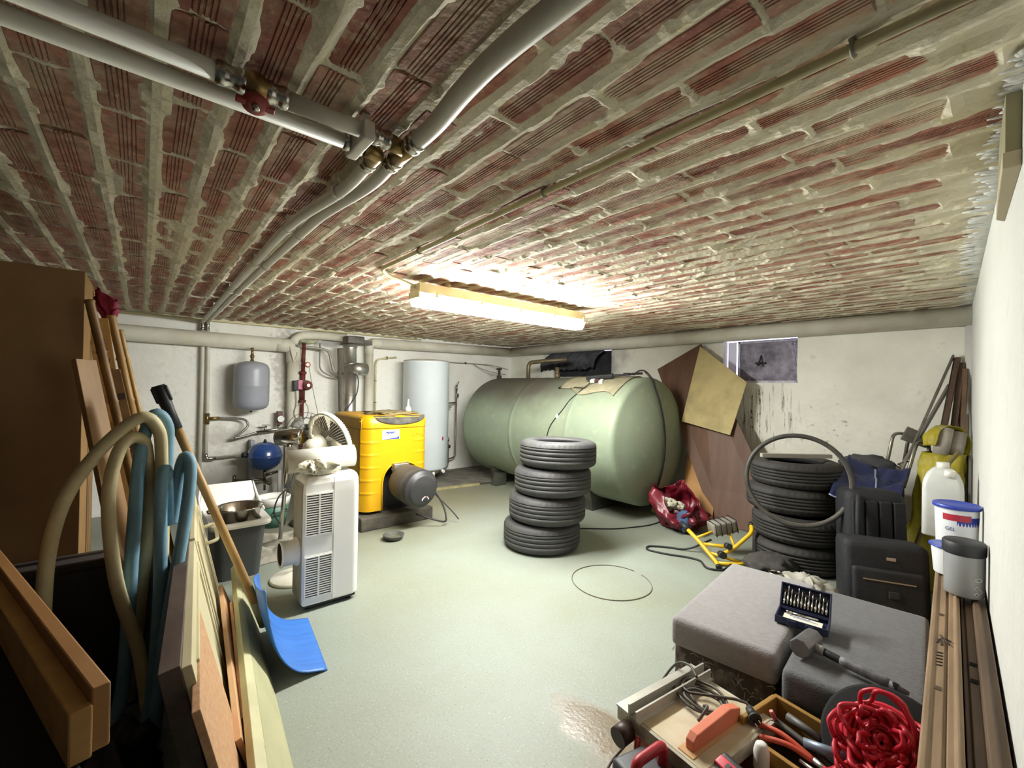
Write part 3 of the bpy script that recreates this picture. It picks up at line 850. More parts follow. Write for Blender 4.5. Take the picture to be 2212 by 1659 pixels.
obj('valve', MB().cyl((3.60, 5.76, .50), (3.60, 5.76, .56), .018, n=10).box((3.62, 5.76, .42), (.03, .03, .05)), M_steel, cp, True)

# low concrete step and the loose batten in front of it
M_conc = mat('grey_concrete', '7b776c', '5d5950', 6, .9, bump=.5, bscale=25)
struct('trim_2', MB().prism([(2.45, 5.15), (3.75, 4.85), (4.9, 4.9), (4.9, 5.9), (2.3, 5.9)], 0, .035), M_conc)
bt = thing('batten', 'pale wooden batten lying on the floor against the concrete step', 'batten', (2.6, 4.9, 0))
obj('strip', MB().box((0, 0, .012), (.95, .05, .024), frame_m((3.08, 4.93, 0), (1, -.12, 0), (0, 1, 0))), mat('pale_batten', 'b3a77a', '8f8560', 9, .7), bt, True)
obj('dark_end', MB().box((.66, .0, .012), (.38, .045, .022), frame_m((3.08, 4.93, 0), (1, -.12, 0), (0, 1, 0))), mat('dark_batten', '4c4438', rough=.8), bt, True)

# ================================================================== YELLOW BOILER
M_yel = mat('yellow_enamel', 'd9a408', 'd09b0b', 3, .38)
M_yeld = mat('yellow_dusty', 'c29a2a', 'a8842c', 5, .6)
M_dk = mat('burner_black', '26262a', '1c1c1f', 6, .6)
bo = thing('boiler', 'yellow oil boiler with a black burner drum on a concrete plinth', 'boiler', (1.915, 4.4, 0))
bx0, bx1, by0, by1, bz0, bz1 = 1.575, 2.255, 3.99, 4.80, .15, 1.06
body = MB().box(((bx0 + bx1) / 2, 4.45, (bz0 + .93) / 2), (.66, .68, .93 - bz0))
obj('side_casing', body, M_yeld, bo, True, .02)
# front shell with an arched burner opening, ribbed at the sides
ox0, ox1 = 1.765, 2.17
fv = []
def front_y(x):
    t = abs((x - 1.915) / .34)
    return by0 + .075 * max(0, (t - .72) / .28) ** 2
xs = [bx0 + (bx1 - bx0) * k / 48 for k in range(49)]
def arch(x):
    if not ox0 < x < ox1: return bz0
    t = (x - (ox0 + ox1) / 2) / ((ox1 - ox0) / 2)
    return .40 + .19 * (1 - abs(t) ** 2.6) ** .5
fm = MB()
NZ = 60
ridges = (.80, .68, .56, .44, .32)
def rib(x, z_):
    t = max(0, (abs((x - 1.915) / .34) - .45) / .55)
    return .010 * t * sum(math.exp(-((z_ - r0) / .010) ** 2) for r0 in ridges)
NX_, NZ_ = 112, 130
def in_opening(x, z_): return ox0 < x < ox1 and z_ < arch(x)
gv = []; gf = []
for i in range(NX_ + 1):
    x = bx0 + (bx1 - bx0) * i / NX_
    for j in range(NZ_ + 1):
        z_ = bz0 + (.93 - bz0) * j / NZ_
        gv.append((x, front_y(x) - rib(x, z_), z_))
for i in range(NX_):
    for j in range(NZ_):
        if not in_opening(bx0 + (bx1 - bx0) * (i + .5) / NX_, bz0 + (.93 - bz0) * (j + .5) / NZ_):
            a = i * (NZ_ + 1) + j
            gf.append((a, a + NZ_ + 1, a + NZ_ + 2, a + 1))
fm.add(gv, gf, None, True)
# opening lip
lip = [(ox0 + .002, by0 - .002, bz0)]
for k in range(41):
    t = -1 + 2 * k / 40
    x = (ox0 + ox1) / 2 + t * (ox1 - ox0) / 2 * .999
    lip.append((x, by0 - .002, .40 + .19 * max(0, 1 - abs(t) ** 2.6) ** .5))
lip.append((ox1 - .002, by0 - .002, bz0))
obj('front_panel', fm, M_yel, bo, True)
lm = MB()
lv = [(p[0], p[1] - .004, p[2]) for p in lip] + [(1.9675 + (p[0] - 1.9675) * .93, p[1] + .06, bz0 + (p[2] - bz0) * .96) for p in lip]
n_ = len(lip)
lm.add(lv, [(k, k + 1, n_ + k + 1, n_ + k) for k in range(n_ - 1)], None, True)
lm.tube([(p[0], p[1] - .001, p[2]) for p in lip], .009, 8)
obj('opening_lip', lm, M_yel, bo, True)
obj('recess', MB().box((1.9675, 4.10, .375), (.40, .016, .45)), M_dk, bo, True)
for s in (bx0 + .012, bx1 - .012):
    pass
# top hood with the dished black control panel
hood = MB()
def hoodfn(u, v):
    x = bx0 - .004 + (bx1 - bx0 + .008) * u
    t = abs(u - .5) * 2
    if v < .45:
        zz_ = .932 + (v / .45) * .075; y = front_y(x) - .008
        y += .012 * (v / .45) ** 3
    elif v < .62:
        a = (v - .45) / .17 * PI / 2
        zz_ = 1.007 + .045 * math.sin(a); y = front_y(x) + .004 + .045 * (1 - math.cos(a))
    else:
        zz_ = 1.052; y = front_y(x) + .05 + (by1 - front_y(x) - .05) * (v - .62) / .38
    e_ = max(0, (t - .86) / .14)
    zz_ -= .03 * e_ ** 2 * (1 if v > .45 else 0)
    return (x, y, zz_)
hood.sheet(hoodfn, 40, 40, .012)
obj('hood', hood, M_yel, bo, True)
for hx in (bx0 + .006, bx1 - .006):
    obj('hood_side', MB().box((hx, 4.42, .975), (.012, .74, .10)), M_yeld, bo, True, .004)
dish = MB()
def dishfn(u, v):
    a = PI + PI * u
    x = 1.95 + .27 * math.cos(a) * (v ** .8)
    dz = .085 * math.sin(a) * (v ** .8)
    zt = 1.048 + dz
    return (x, by0 - .012 + max(0, (zt - 1.0)) * .9, zt)
dish.sheet(dishfn, 28, 6, .004)
obj('control_dish', dish, mat('dusty_black', '3a3937', '5f5b52', 12, .8), bo, True)
obj('dust_rubble', MB().ball((1.98, 4.3, 1.06), .05, 10, None, (5.2, 4.5, .45), .5, 5, 4).ball((2.1, 4.15, 1.065), .03, 8, None, (1.6, 1, .6), .4, 3, 2).ball((1.83, 4.2, 1.062), .03, 8, None, (1.9, 1, .6), .4, 3, 8), mat('rubble_dust', '9d8d5c', '6d634b', 22, .95), bo, True)
obj('oil_can', MB().lathe([(0, 0), (.028, 0), (.03, .05), (.012, .075), (.006, .14), (0, .145)], 14, Matrix.Translation((2.12, 4.18, 1.06))), M_white, bo, True)
obj('plinth', MB().box((1.91, 4.36, .06), (.74, .90, .12)), mat('sooty_plinth', '5d574c', '3f3b34', 7, .9, bump=.6, bscale=22), bo, True, .01)
obj('base_rail', MB().box((1.915, 4.42, .135), (.60, .7, .03)), M_dk, bo, True)
# sticker: white with a blue scrawl, lines and a blue corner
stk = obj('sticker', MB().box((1.845, by0 - .003, .868), (.175, .003, .092)), M_white, bo, True)
M_ink = mat('ink_blue', '1f3f9a', rough=.5)
sc = smooth_path([(1.795 + .0055 * k, by0 - .0055, .885 + (.012 if k % 2 else -.006) + .004 * math.sin(k)) for k in range(17)], 4)
obj('printed_script', MB().tube(sc, .0026, 5), M_ink, stk, True)
obj('printed_lines', MB().box((1.84, by0 - .0048, .862), (.07, .001, .003)).box((1.84, by0 - .0048, .853), (.05, .001, .003)), mat('ink_grey', '8b93ae', rough=.5), stk, True)
obj('printed_corner', MB().prism([(1.76, .824), (1.93, .824), (1.93, .85), (1.90, .836), (1.80, .829)], -(by0 - .0052), -(by0 - .0046), Matrix(((1, 0, 0, 0), (0, 0, -1, 0), (0, 1, 0, 0), (0, 0, 0, 1)))), M_ink, stk, True)
pc = smooth_path([(2.07, by0 - .001, .84), (2.085, by0 - .001, .875), (2.10, by0 - .001, .84), (2.07, by0 - .001, .842), (2.115, by0 - .001, .84), (2.12, by0 - .001, .87), (2.13, by0 - .001, .85), (2.14, by0 - .001, .87), (2.145, by0 - .001, .842), (2.16, by0 - .001, .855), (2.18, by0 - .001, .845), (2.21, by0, .85)], 3)
obj('pencil_scrawl', MB().tube(pc, .0014, 4), mat('pencil', 'a5821c', rough=.6), bo, True)
# burner drum
M_drum = mat('burner_grey', '3b3a38', '55514a', 5, .55)
bu0, bud = Vector((1.955, 3.97, .42)), Vector((.10, -1, -.09)).normalized()
BMx = axis_m(bu0, bud)
bn = obj('burner_drum', MB().lathe([(.0, .03), (.155, .03), (.165, .05), (.175, .12), (.178, .24), (.176, .27), (.172, .275), (.172, .285), (.178, .29), (.176, .335), (.168, .35), (.150, .352), (.145, .372), (.125, .382), (0, .385)], 48, BMx), M_drum, bo, True)
obj('front_cap', MB().lathe([(.176, .292), (.178, .335), (.17, .352), (.152, .355), (.147, .376), (.126, .387), (0, .39)], 48, BMx), mat('cap_grey', '2f2e30', '3d3c3c', 5, .45), bn, True)
obj('burner_throat', MB().cyl(bu0 + Vector((0, .1, .03)), bu0 + bud * .04 + Vector((0, 0, .03)), .085, .1, 24).box(tuple(bu0 + Vector((-.02, -.02, .135))), (.16, .06, .07), None, .01).cyl(bu0 + Vector((-.1, -.0, .1)), bu0 + Vector((.06, -.03, .16)), .025, n=10), mat('cast_alloy', 'a7a398', '77736a', 14, .45, .8), bo, True)
dm = BMx @ Matrix.Translation((.0, 0, .388))
ux = (BMx.to_3x3().inverted() @ Vector((0, 0, -1))); uy = (BMx.to_3x3().inverted() @ Vector((1, 0, 0)))
dc = Vector((0, 0, .386)) + Vector((ux.x, ux.y, 0)).normalized() * .098 - Vector((uy.x, uy.y, 0)).normalized() * -.02
obj('dial', MB().lathe([(0, .004), (.012, .004), (.016, .0)], 16, BMx @ Matrix.Translation(dc)), M_rubber, bn, True)
e1 = Vector((uy.x, uy.y, 0)).normalized(); e2 = -Vector((ux.x, ux.y, 0)).normalized()
for a0, a1, m_, nm in ((95, 175, M_white, 'dial_scale'), (10, 60, M_white, 'dial_scale'), (62, 93, mat('scale_red', 'b4423a', rough=.5), 'dial_scale')):
    pts = [BMx @ (dc + (e1 * math.cos(R(a0 + (a1 - a0) * k / 10)) + e2 * math.sin(R(a0 + (a1 - a0) * k / 10))) * .034 + Vector((0, 0, .002))) for k in range(11)]
    obj(nm, MB().tube(pts, .0055, 6), m_, bn, True)
obj('burner_cable', MB().tube(smooth_path([(2.20, 3.86, .38), (2.28, 3.75, .2), (2.29, 3.68, .08), (2.22, 3.62, .05), (2.0, 3.75, .13)]), .008, 6).tube(smooth_path([(2.24, 3.9, .3), (2.36, 3.7, .12), (2.40, 3.62, .04)]), .006, 6), M_rubber, bo, True)
ad = thing('saucer', 'small black dish lying on the floor in front of the boiler plinth', 'dish', (1.70, 3.58, 0))
obj('bowl', MB().lathe([(0, .008), (.055, .008), (.085, .045), (.092, .046), (.09, .038), (.062, 0), (0, 0)], 28), mat('dish_grey', '3f413b', '565850', 10, .6), ad)
obj('dregs', MB().lathe([(0, .018), (.062, .018)], 24), mat('dregs_brown', '4b4a3c', '6b6852', 14, .8), ad)

# ================================================================== GREEN OIL TANK
M_tank = mat('tank_green', '66735a', rough=.55)
N, L, b = nodes(M_tank)
tc = N.new('ShaderNodeTexCoord'); geo = N.new('ShaderNodeNewGeometry'); v = geo.outputs['Position']
c = mixc(N, L, noise_fac(N, L, v, 2.2, .35, .7, 6), lin('8d9780'), lin('83917d'))
c = mixc(N, L, noise_fac(N, L, v, 10, .55, .8, 7), c, lin('9ca68c'))
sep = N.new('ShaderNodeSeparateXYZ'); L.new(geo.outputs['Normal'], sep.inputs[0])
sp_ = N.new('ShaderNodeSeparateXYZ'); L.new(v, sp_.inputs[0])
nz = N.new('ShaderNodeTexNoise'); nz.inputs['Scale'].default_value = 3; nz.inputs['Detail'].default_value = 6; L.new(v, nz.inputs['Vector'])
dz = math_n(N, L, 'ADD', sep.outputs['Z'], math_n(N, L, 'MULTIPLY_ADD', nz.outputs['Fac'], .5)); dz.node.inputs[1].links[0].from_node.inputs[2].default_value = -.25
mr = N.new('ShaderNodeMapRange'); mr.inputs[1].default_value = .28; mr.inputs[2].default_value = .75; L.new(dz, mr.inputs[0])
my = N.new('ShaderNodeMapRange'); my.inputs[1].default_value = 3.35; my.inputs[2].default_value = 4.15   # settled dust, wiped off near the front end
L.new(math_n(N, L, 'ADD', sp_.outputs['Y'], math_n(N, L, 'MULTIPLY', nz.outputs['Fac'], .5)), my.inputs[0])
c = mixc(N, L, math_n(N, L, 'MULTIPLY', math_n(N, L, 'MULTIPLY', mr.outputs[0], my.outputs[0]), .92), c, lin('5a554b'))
L.new(c, b.inputs['Base Color'])
tk = thing('oil_tank', 'large dark green cylindrical oil tank lying along the right wall', 'tank', (4.17, 4.0, 0))
TR, TZ = .69, .79
KR = .07
prof = [((TR - KR) * k / 10, 2.46 + .14 * (k / 10) ** 2) for k in range(11)]
prof += [(TR - KR + KR * math.sin(R(a)), 2.672 - KR * math.cos(R(a))) for a in range(24, 91, 11)]
for ys_ in (3.235, 4.165):
    prof += [(TR, ys_ - .06), (TR, ys_ - .012), (TR + .003, ys_ - .006), (TR + .003, ys_ + .006), (TR, ys_ + .012), (TR, ys_ + .06)]
prof += [(TR, 5.10), (TR, 5.13)] + [(TR - KR + KR * math.sin(R(a)), 5.16 + KR * math.cos(R(a))) for a in range(90, 23, -11)] + [((TR - KR) * k / 10, 5.37 - .14 * (k / 10) ** 2) for k in range(10, -1, -1)]
TM = Matrix(((1, 0, 0, 4.17), (0, 0, 1, 0), (0, -1, 0, TZ), (0, 0, 0, 1)))
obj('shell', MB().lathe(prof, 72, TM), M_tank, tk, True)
for yy in (3.15, 4.85):
    sd = MB()
    poly = [(-.36, 0), (.36, 0), (.42, .28)] + [(TR * math.sin(R(a)), TZ - TR * math.cos(R(a))) for a in range(34, -35, -4)] + [(-.42, .28)]
    sd.prism(poly, -.05, .05, Matrix(((1, 0, 0, 4.17), (0, 0, 1, yy), (0, 1, 0, 0), (0, 0, 0, 1))))
    obj('saddle', sd, mat('saddle_dark', '34372f', '4a4a40', 9, .8), tk, True)
obj('foot_bracket', MB().prism([(3.68, 0), (3.86, 0), (3.86, .17), (3.74, .16)], 0, .12, Matrix(((1, 0, 0, 0), (0, 0, 1, 4.66), (0, 1, 0, 0), (0, 0, 0, 1)))), mat('saddle_dark', '34372f'), tk, True)
obj('filler_pipe', MB().tube(bent([(4.20, 4.62, 1.44), (4.20, 4.62, 1.70), (4.30, 4.40, 1.72), (4.45, 4.1, 1.74)], .07, 6), .028, 12), mat('dull_brass', '6e6450', '88795a', 14, .5, .6), tk, True)
obj('vent_stub', MB().cyl((4.20, 4.05, 1.44), (4.20, 4.05, 1.62), .026, n=12).cyl((4.2, 4.05, 1.47), (4.2, 4.05, 1.55), .036, n=12), mat('dull_brass', '6e6450'), tk, True)
obj('gauge_stub', MB().cyl((4.17, 5.25, 1.36), (4.17, 5.25, 1.62), .022, n=10).cyl((4.17, 5.25, 1.42), (4.17, 5.25, 1.52), .038, n=10).box((4.17, 5.25, 1.62), (.07, .05, .03)), mat('gauge_dark', '3c3832', rough=.6), tk, True)
# cardboard sheet bent over the tank top
cs = MB()
def sheet_fn(u, v):
    y = 2.78 + .85 * u
    a = R(-46 + 72 * v + (8 * u if v < .1 else 0))
    rr_ = TR + .008 + .002 * math.sin(u * 20)
    if v < .02: a += R(4 * math.sin(u * 9))
    return (4.17 + rr_ * math.sin(a), y + .05 * math.sin(a * 3), TZ + rr_ * math.cos(a))
cs.sheet(sheet_fn, 18, 18, .005)
solo('cardboard_sheet', cs, mat('old_card', 'a8a184', '8d876d', 6, .85), 'bent greyish cardboard sheet draped over the near top of the green tank', 'sheet')
# dip rod cable hanging over the end of the tank
hc = thing('dip_cable', 'thin dark cable hooked over the tank and hanging down its end', 'cable', (4.17, 2.6, .1))
def head_y(z_):
    r_ = abs(z_ - TZ)
    if r_ < TR - KR: return 2.46 + .14 * (r_ / (TR - KR)) ** 2
    return 2.672 - KR * math.cos(math.asin(min(1, (r_ - TR + KR) / KR)))
pth = [(4.10, 2.80, 1.505), (4.12, 2.74, 1.55), (4.15, 2.68, 1.54)] + [(4.165, head_y(z_) - .013, z_) for z_ in (1.45, 1.38, 1.3, 1.2, 1.05, .9, .79, .6, .45, .3, .2, .13)]
obj('cable', MB().tube(smooth_path(pth), .0085, 8), mat('brown_cable', '2e2822', rough=.6), hc, True)
obj('second_cable', MB().tube(smooth_path([(x - .035, y - .002, z_ + .002) for x, y, z_ in pth[2:]]), .004, 6), mat('brown_cable', '2e2822'), hc, True)
# socket strip with plugs on top
ss = thing('socket_strip', 'black socket strip with plugs lying on the tank top', 'power strip', (3.93, 3.08, 1.46))
SM = frame_m((3.90, 3.10, 1.455), (.45, -1, .10), (.8, .36, .25))
obj('strip_body', MB().box((0, 0, .025), (.30, .055, .045), SM, .006), M_black, ss, True)
obj('lead', MB().tube(smooth_path([SM @ Vector((.14, 0, .03)), (4.0, 2.86, 1.50), (4.06, 2.78, 1.515), (4.12, 2.70, 1.52)]), .012, 8).box((4.03, 2.84, 1.51), (.03, .07, .03)), M_rubber, ss, True)
obj('plug', MB().box((-.07, -.055, .0), (.05, .07, .035), SM, .008), M_white, ss, True)
obj('plug', MB().box((.03, -.08, -.01), (.045, .09, .04), SM, .012), M_white, ss, True)
obj('plug', MB().box((-.02, -.05, .0), (.045, .06, .035), SM, .008), mat('brown_plug', '4a2e28', rough=.5), ss, True)
pts = [SM @ Vector((-.09, -.09, -.01))]
for k in range(1, 12):
    a = R(-42 - 4.6 * k)
    pts.append(Vector((4.17 + (TR + .006) * math.sin(a), 3.22 + .028 * k + .012 * math.sin(k), TZ + (TR + .006) * math.cos(a))))
obj('hanging_lead', MB().tube(smooth_path(pts), .006, 6), M_rubber, ss, True)
obj('inline_joint', MB().ball(tuple(pts[6]), .016, 8, None, (1, 1, 1.8)), M_white, ss, True)

# ================================================================== TYRES
M_tyre = mat('tyre_rubber', '3e3e40', '4a4947', 8, .62, bump=.15, bscale=60)
M_tyre2 = mat('tyre_rubber_worn', '2a2927', '3a3733', 6, .75, bump=.2, bscale=50)
def tyre_mb(Ro, w, grooves, rim):
    """tread with circumferential grooves, siped shoulders, sidewalls and an open hub"""
    h = w / 2
    prof = []; kind = []
    def ap(r, z_, k=0): prof.append((r, z_)); kind.append(k)
    ap(rim, -h * .80); ap(rim + .012, -h * .90); ap(rim + .03, -h * .97); ap((Ro + rim) / 2, -h); ap(Ro - .05, -h * .97)
    ap(Ro - .022, -h * .86); ap(Ro - .010, -h * .78, 1); ap(Ro - .003, -h * .64, 1); ap(Ro, -h * .56)
    for g in grooves:
        ap(Ro, g * h - .004); ap(Ro - .010, g * h - .003); ap(Ro - .010, g * h + .003); ap(Ro, g * h + .004)
    ap(Ro, h * .56); ap(Ro - .003, h * .64, 1); ap(Ro - .010, h * .78, 1); ap(Ro - .022, h * .86)
    ap(Ro - .05, h * .97); ap((Ro + rim) / 2, h); ap(rim + .03, h * .97); ap(rim + .012, h * .90); ap(rim, h * .80); ap(rim - .002, h * .70)
    for k in range(9):   # inner liner
        a = PI * k / 8
        ap(rim - .002 + (Ro - .02 - rim) * math.sin(a) ** .6 if 0 < k < 8 else rim - .002, h * .5 * math.cos(a) * (1.6 if 0 < k < 8 else 1.0))
    def fn(k, j, r, z_):
        if kind[j] and k % 3 == 0: return r - .007, z_
        return r, z_
    mb = MB().lathe(prof, 132, closed=True, fn=fn)
    return mb, len(prof)
def tyre_mesh(mb, n, m_out, m_in):
    me = mb.mesh('tyre'); me.materials.append(m_out); me.materials.append(m_in)
    for p in me.polygons:                       # inner liner near black: shade inside the tyre put into its colour
        if p.index % n >= n - 11 or p.index % n == 0: p.material_index = 1
    return me
M_liner = mat('liner_shade', '141316', rough=.9)
TA = tyre_mesh(*tyre_mb(.327, .225, (-.33, -.02, .30, .52), .205), M_tyre, M_liner)
TB = tyre_mesh(*tyre_mb(.315, .20, (-.36, -.12, .12, .36), .20), M_tyre2, M_liner)
names = ['bottom', 'second from bottom', 'third from bottom', 'top']
for k in range(4):
    cx, cy = 2.655 + .033 * k, 2.715 - .028 * k
    o = bpy.data.objects.new('car_tyre', TA); COL.objects.link(o)
    o.location = (cx, cy, .1135 + .2265 * k); o.rotation_euler = (R((0, .6, -.5, .8)[k]), R((0, .5, .4, 1.2)[k]), k * .37)
    tag(o, '%s grey car tyre of the free-standing stack in the middle of the floor' % names[k], 'tyre', 'stack of tyres in the middle')
offs = [(-.045, -.05), (-.04, -.04), (.0, .02), (.02, .0)]
for k in range(4):
    o = bpy.data.objects.new('car_tyre', TB); COL.objects.link(o)
    o.location = (4.03 + offs[k][0], 1.23 + offs[k][1], .101 + .2025 * k); o.rotation_euler = (R((0, .5, .8, -.5)[k]), R((0, -.4, .6, .4)[k]), k * .5)
    tag(o, '%s dark worn tyre of the stack by the window wall' % names[k], 'tyre', 'stack of worn tyres by the wall')
solo('wooden_slat', MB().box((0, 0, 0), (.55, .035, .03), frame_m((3.98, 1.20, .843), (.76, -.65, .0), (.65, .76, 0))), mat('pale_slat', 'a09a8e', rough=.7), 'pale slat lying across the top of the worn tyre stack', 'slat')
# bicycle tyre leaning on the stack
bt = thing('bicycle_tyre', 'thin bicycle tyre leaning against the stack of worn tyres', 'tyre', (3.60, 1.09, .4))
BM = axis_m((3.62, 1.085, .715), Vector((-.90, -.30, .14)), (.3, -.9, 0))
obj('casing', MB().lathe([(.335, 0), (.333, .010), (.325, .017), (.313, .017), (.306, .010), (.306, -.010), (.313, -.017), (.325, -.017), (.333, -.010)], 72, BM, closed=True), mat('bike_rubber', '35332f', '4b4842', 9, .55), bt, True)
obj('bead', MB().lathe([(.3055, .006), (.302, .0), (.3055, -.006)], 72, BM), mat('bead_tan', '6b6456', rough=.6), bt, True)

# ================================================================== PORTABLE AIR CONDITIONER
ac = thing('air_conditioner', 'white portable air conditioner with slotted grilles standing on the floor', 'air conditioner', (.735, 2.742, 0), R(-1))
W_, D_, H_ = .336, .24, .79
def rrect(x0, y0, x1, y1, rads, n=8):
    out = []
    for (cx, cy, a0, r_) in ((x1, y0, -90, rads[1]), (x1, y1, 0, rads[2]), (x0, y1, 90, rads[3]), (x0, y0, 180, rads[0])):
        sx = -1 if cx == x1 else 1; sy = 1 if cy == y0 else -1
        for k in range(n + 1):
            a = R(a0 + 90 * k / n)
            out.append((cx + sx * r_ + r_ * math.cos(a), cy + sy * r_ + r_ * math.sin(a)))
    return out
acm = MB()
secs = [(.035, .006), (.045, 0), (.70, 0), (.745, .002), (.772, .010), (.787, .024), (.79, .045)]
rings = []
for zz, ins in secs:
    rings.append([(x, y, zz + (.012 * math.sin(max(0, (x / W_))) if zz > .7 else 0)) for x, y in rrect(ins, ins, W_ - ins, D_ - ins, (.012, .045, .045, .012))])
vs = [p for r_ in rings for p in r_]; nr = len(rings[0])
fs = [(i * nr + k, i * nr + (k + 1) % nr, (i + 1) * nr + (k + 1) % nr, (i + 1) * nr + k) for i in range(len(rings) - 1) for k in range(nr)]
fs += [tuple(range((len(rings) - 1) * nr, len(rings) * nr)), tuple(reversed(range(nr)))]
acm.add(vs, fs, None, False)
obj('casing', acm, mat('ac_white', 'f4f3f0', 'ecebe6', 2, .4), ac)
obj('seam', MB().box((.172, -.0004, .41), (.003, .0016, .74)), mat('seam_grey', '9c9a95', rough=.6), ac)
def grille(z0, z1):
    g = obj('grille', MB().box((.088, .0, (z0 + z1) / 2), (.158, .004, z1 - z0 + .02)), M_white, ac)
    obj('grille_back', MB().box((.088, -.0025, (z0 + z1) / 2), (.146, .002, z1 - z0)), mat('grille_dark', '3a3538', rough=.8), g)
    s = MB()
    n = 17
    for k in range(n + 1):
        s.box((.088, -.005, z0 + (z1 - z0) * k / n), (.148, .006, (z1 - z0) / n * .48))
    s.box((.088, -.0055, (z0 + z1) / 2), (.010, .007, z1 - z0))
    for x in (.012, .164): s.box((x, -.0055, (z0 + z1) / 2), (.006, .007, z1 - z0 + .01))
    so = obj('slats', s, M_white, g)
grille(.45, .69); grille(.085, .32)
sg_ = MB()
for k in range(14):
    sg_.box((-.002, .035 + .012 * k, .58), (.006, .006, .30))
obj('side_grille', sg_, mat('ac_slat_shade', 'b9b3a3', rough=.7), ac)
obj('side_panel', MB().box((-.0005, .12, .4), (.003, .20, .70)), mat('ac_panel_shade', 'a39d8f', '8d877a', 7, .7), ac)  # greyer slats and panel paint the shade on the left side
ho = obj('hose_collar', MB().lathe([(.085, .0), (.085, .012), (.072, .014), (.072, .085), (.078, .088), (.078, .098), (.066, .098), (.066, .01), (0, .01)], 28, axis_m((0, .125, .33), (-1, 0, 0))), M_white, ac)
obj('collar_inside', MB().lathe([(.0655, .096), (.0655, .012), (0, .011)], 28, axis_m((0, .125, .33), (-1, 0, 0))), mat('rust_dark', '4b342a', '2d2420', 12, .8), ho)
obj('base', MB().box((.165, .12, .03), (.30, .21, .02)), M_black, ac)
for x in (.04, .28):
    for y in (.04, .20):
        obj('castor', MB().cyl((x - .012, y, .014), (x + .012, y, .014), .0135, n=12), M_black, ac)
obj('label_plate', MB().box((.02, -.001, .26), (.003, .002, .10)), M_black, ac)
# white roll on top
ux_ = Vector((1, -.0175, 0)); vx_ = Vector((.0175, 1, 0))
P0 = Vector((.735, 2.742, 0))
ra = P0 + ux_ * -.06 + vx_ * .165 + Vector((0, 0, .868)); rb = P0 + ux_ * .335 + vx_ * .14 + Vector((0, 0, .882))
rl = MB().lathe([(.070, 0), (.070, (rb - ra).length), (.064, (rb - ra).length), (.064, 0)], 36, axis_m(ra, rb - ra), closed=True)
solo('white_tube', rl, mat('tube_white', 'dcdbd2', 'd2d0c5', 3, .45), 'white plastic tube lying on top of the air conditioner', 'tube')
# crumpled cloth
cl = MB()
cc0 = P0 + ux_ * .085 + vx_ * .045
for k in range(9):
    a = k * 2.4
    base = cc0 + Vector((math.cos(a) * .055, math.sin(a) * .022, .828 + .016 * (k % 3)))
    cl.ball(tuple(base), .032, 12, Matrix.Translation(base) @ Matrix.Rotation(a, 4, 'Z') @ Matrix.Rotation(.5 * math.sin(k), 4, 'X') @ Matrix.Translation(-base), (1.9, .7, .95), .45, 3.2, k, True)
solo('crumpled_cloth', cl, mat('cream_cloth', 'e6e0cb', 'd3cbb2', 9, .9), 'crumpled cream cloth on the front edge of the air conditioner', 'cloth')

# ================================================================== FANS AND LAMP STAND BEHIND THE AIR CONDITIONER
M_fanw = mat('fan_white', 'e6e3d6', 'd8d3c2', 4, .45)
M_cage = mat('fan_cage', 'c9bf9f', rough=.5)
fn_ = thing('pedestal_fan', 'cream pedestal fan with a round cage behind the air conditioner', 'fan', (.83, 3.27, 0))
obj('base', MB().lathe([(0, 0), (.155, 0), (.16, .01), (.15, .022), (.06, .032), (.03, .05), (0, .05)], 36, Matrix.Translation((.83, 3.27, 0))), M_fanw, fn_, True)
obj('pole', MB().cyl((.85, 3.27, .03), (.865, 3.265, .85), .013, n=12), M_fanw, fn_, True)
fc = Vector((1.01, 3.19, .955)); fd = (Vector((.86, .32, .30))).normalized()
FM = axis_m(fc, fd)
cg = MB()
for rr_, zz in ((.19, .0), (.192, .015), (.19, .03)): cg.tube([FM @ Vector((rr_ * math.cos(2 * PI * k / 48), rr_ * math.sin(2 * PI * k / 48), zz)) for k in range(48)], .004, 6, closed=True)
obj('cage_rim', MB().lathe([(.19, -.005), (.197, -.005), (.197, .03), (.19, .03)], 56, FM, closed=True), M_fanw, fn_, True)
wr = MB()
for k in range(60):
    a = 2 * PI * k / 60
    d_ = Vector((math.cos(a), math.sin(a), 0))
    wr.tube([FM @ (d_ * .05 + Vector((0, 0, -.055))), FM @ (d_ * .15 + Vector((0, 0, -.045))), FM @ (d_ * .188 + Vector((0, 0, -.01))), FM @ (d_ * .193 + Vector((0, 0, .012))), FM @ (d_ * .17 + Vector((0, 0, .055))), FM @ (d_ * .05 + Vector((0, 0, .07)))], .0016, 4)
obj('cage', wr, M_cage, fn_, True)
bl = MB()
for k in range(3):
    def bf_(u, v, k=k):
        a = 2 * PI * k / 3 + (u - .5) * 1.5; r_ = .03 + .14 * v
        return FM @ Vector((r_ * math.cos(a), r_ * math.sin(a), .01 + .03 * (u - .5)))
    bl.sheet(bf_, 10, 6, .002)
obj('blades', bl, mat('smoky_blade', '5d6068', rough=.25), fn_, True)
obj('motor_housing', MB().lathe([(0, -.19), (.03, -.188), (.05, -.17), (.062, -.14), (.068, -.09), (.068, -.065), (.05, -.055), (.0, -.055)], 28, FM), M_fanw, fn_, True)
obj('guard_nut', MB().lathe([(0, .09), (.03, .085), (.032, .06)], 18, FM), M_white, fn_, True)
obj('tilt_neck', MB().cyl((.865, 3.265, .84), tuple(fc + fd * -.12 + Vector((0, 0, -.03))), .024, n=12), M_fanw, fn_, True)
obj('oscillate_knob', MB().cyl(tuple(fc + fd * -.14 + Vector((0, 0, .06))), tuple(fc + fd * -.14 + Vector((0, 0, .09))), .011, n=10), M_fanw, fn_, True)

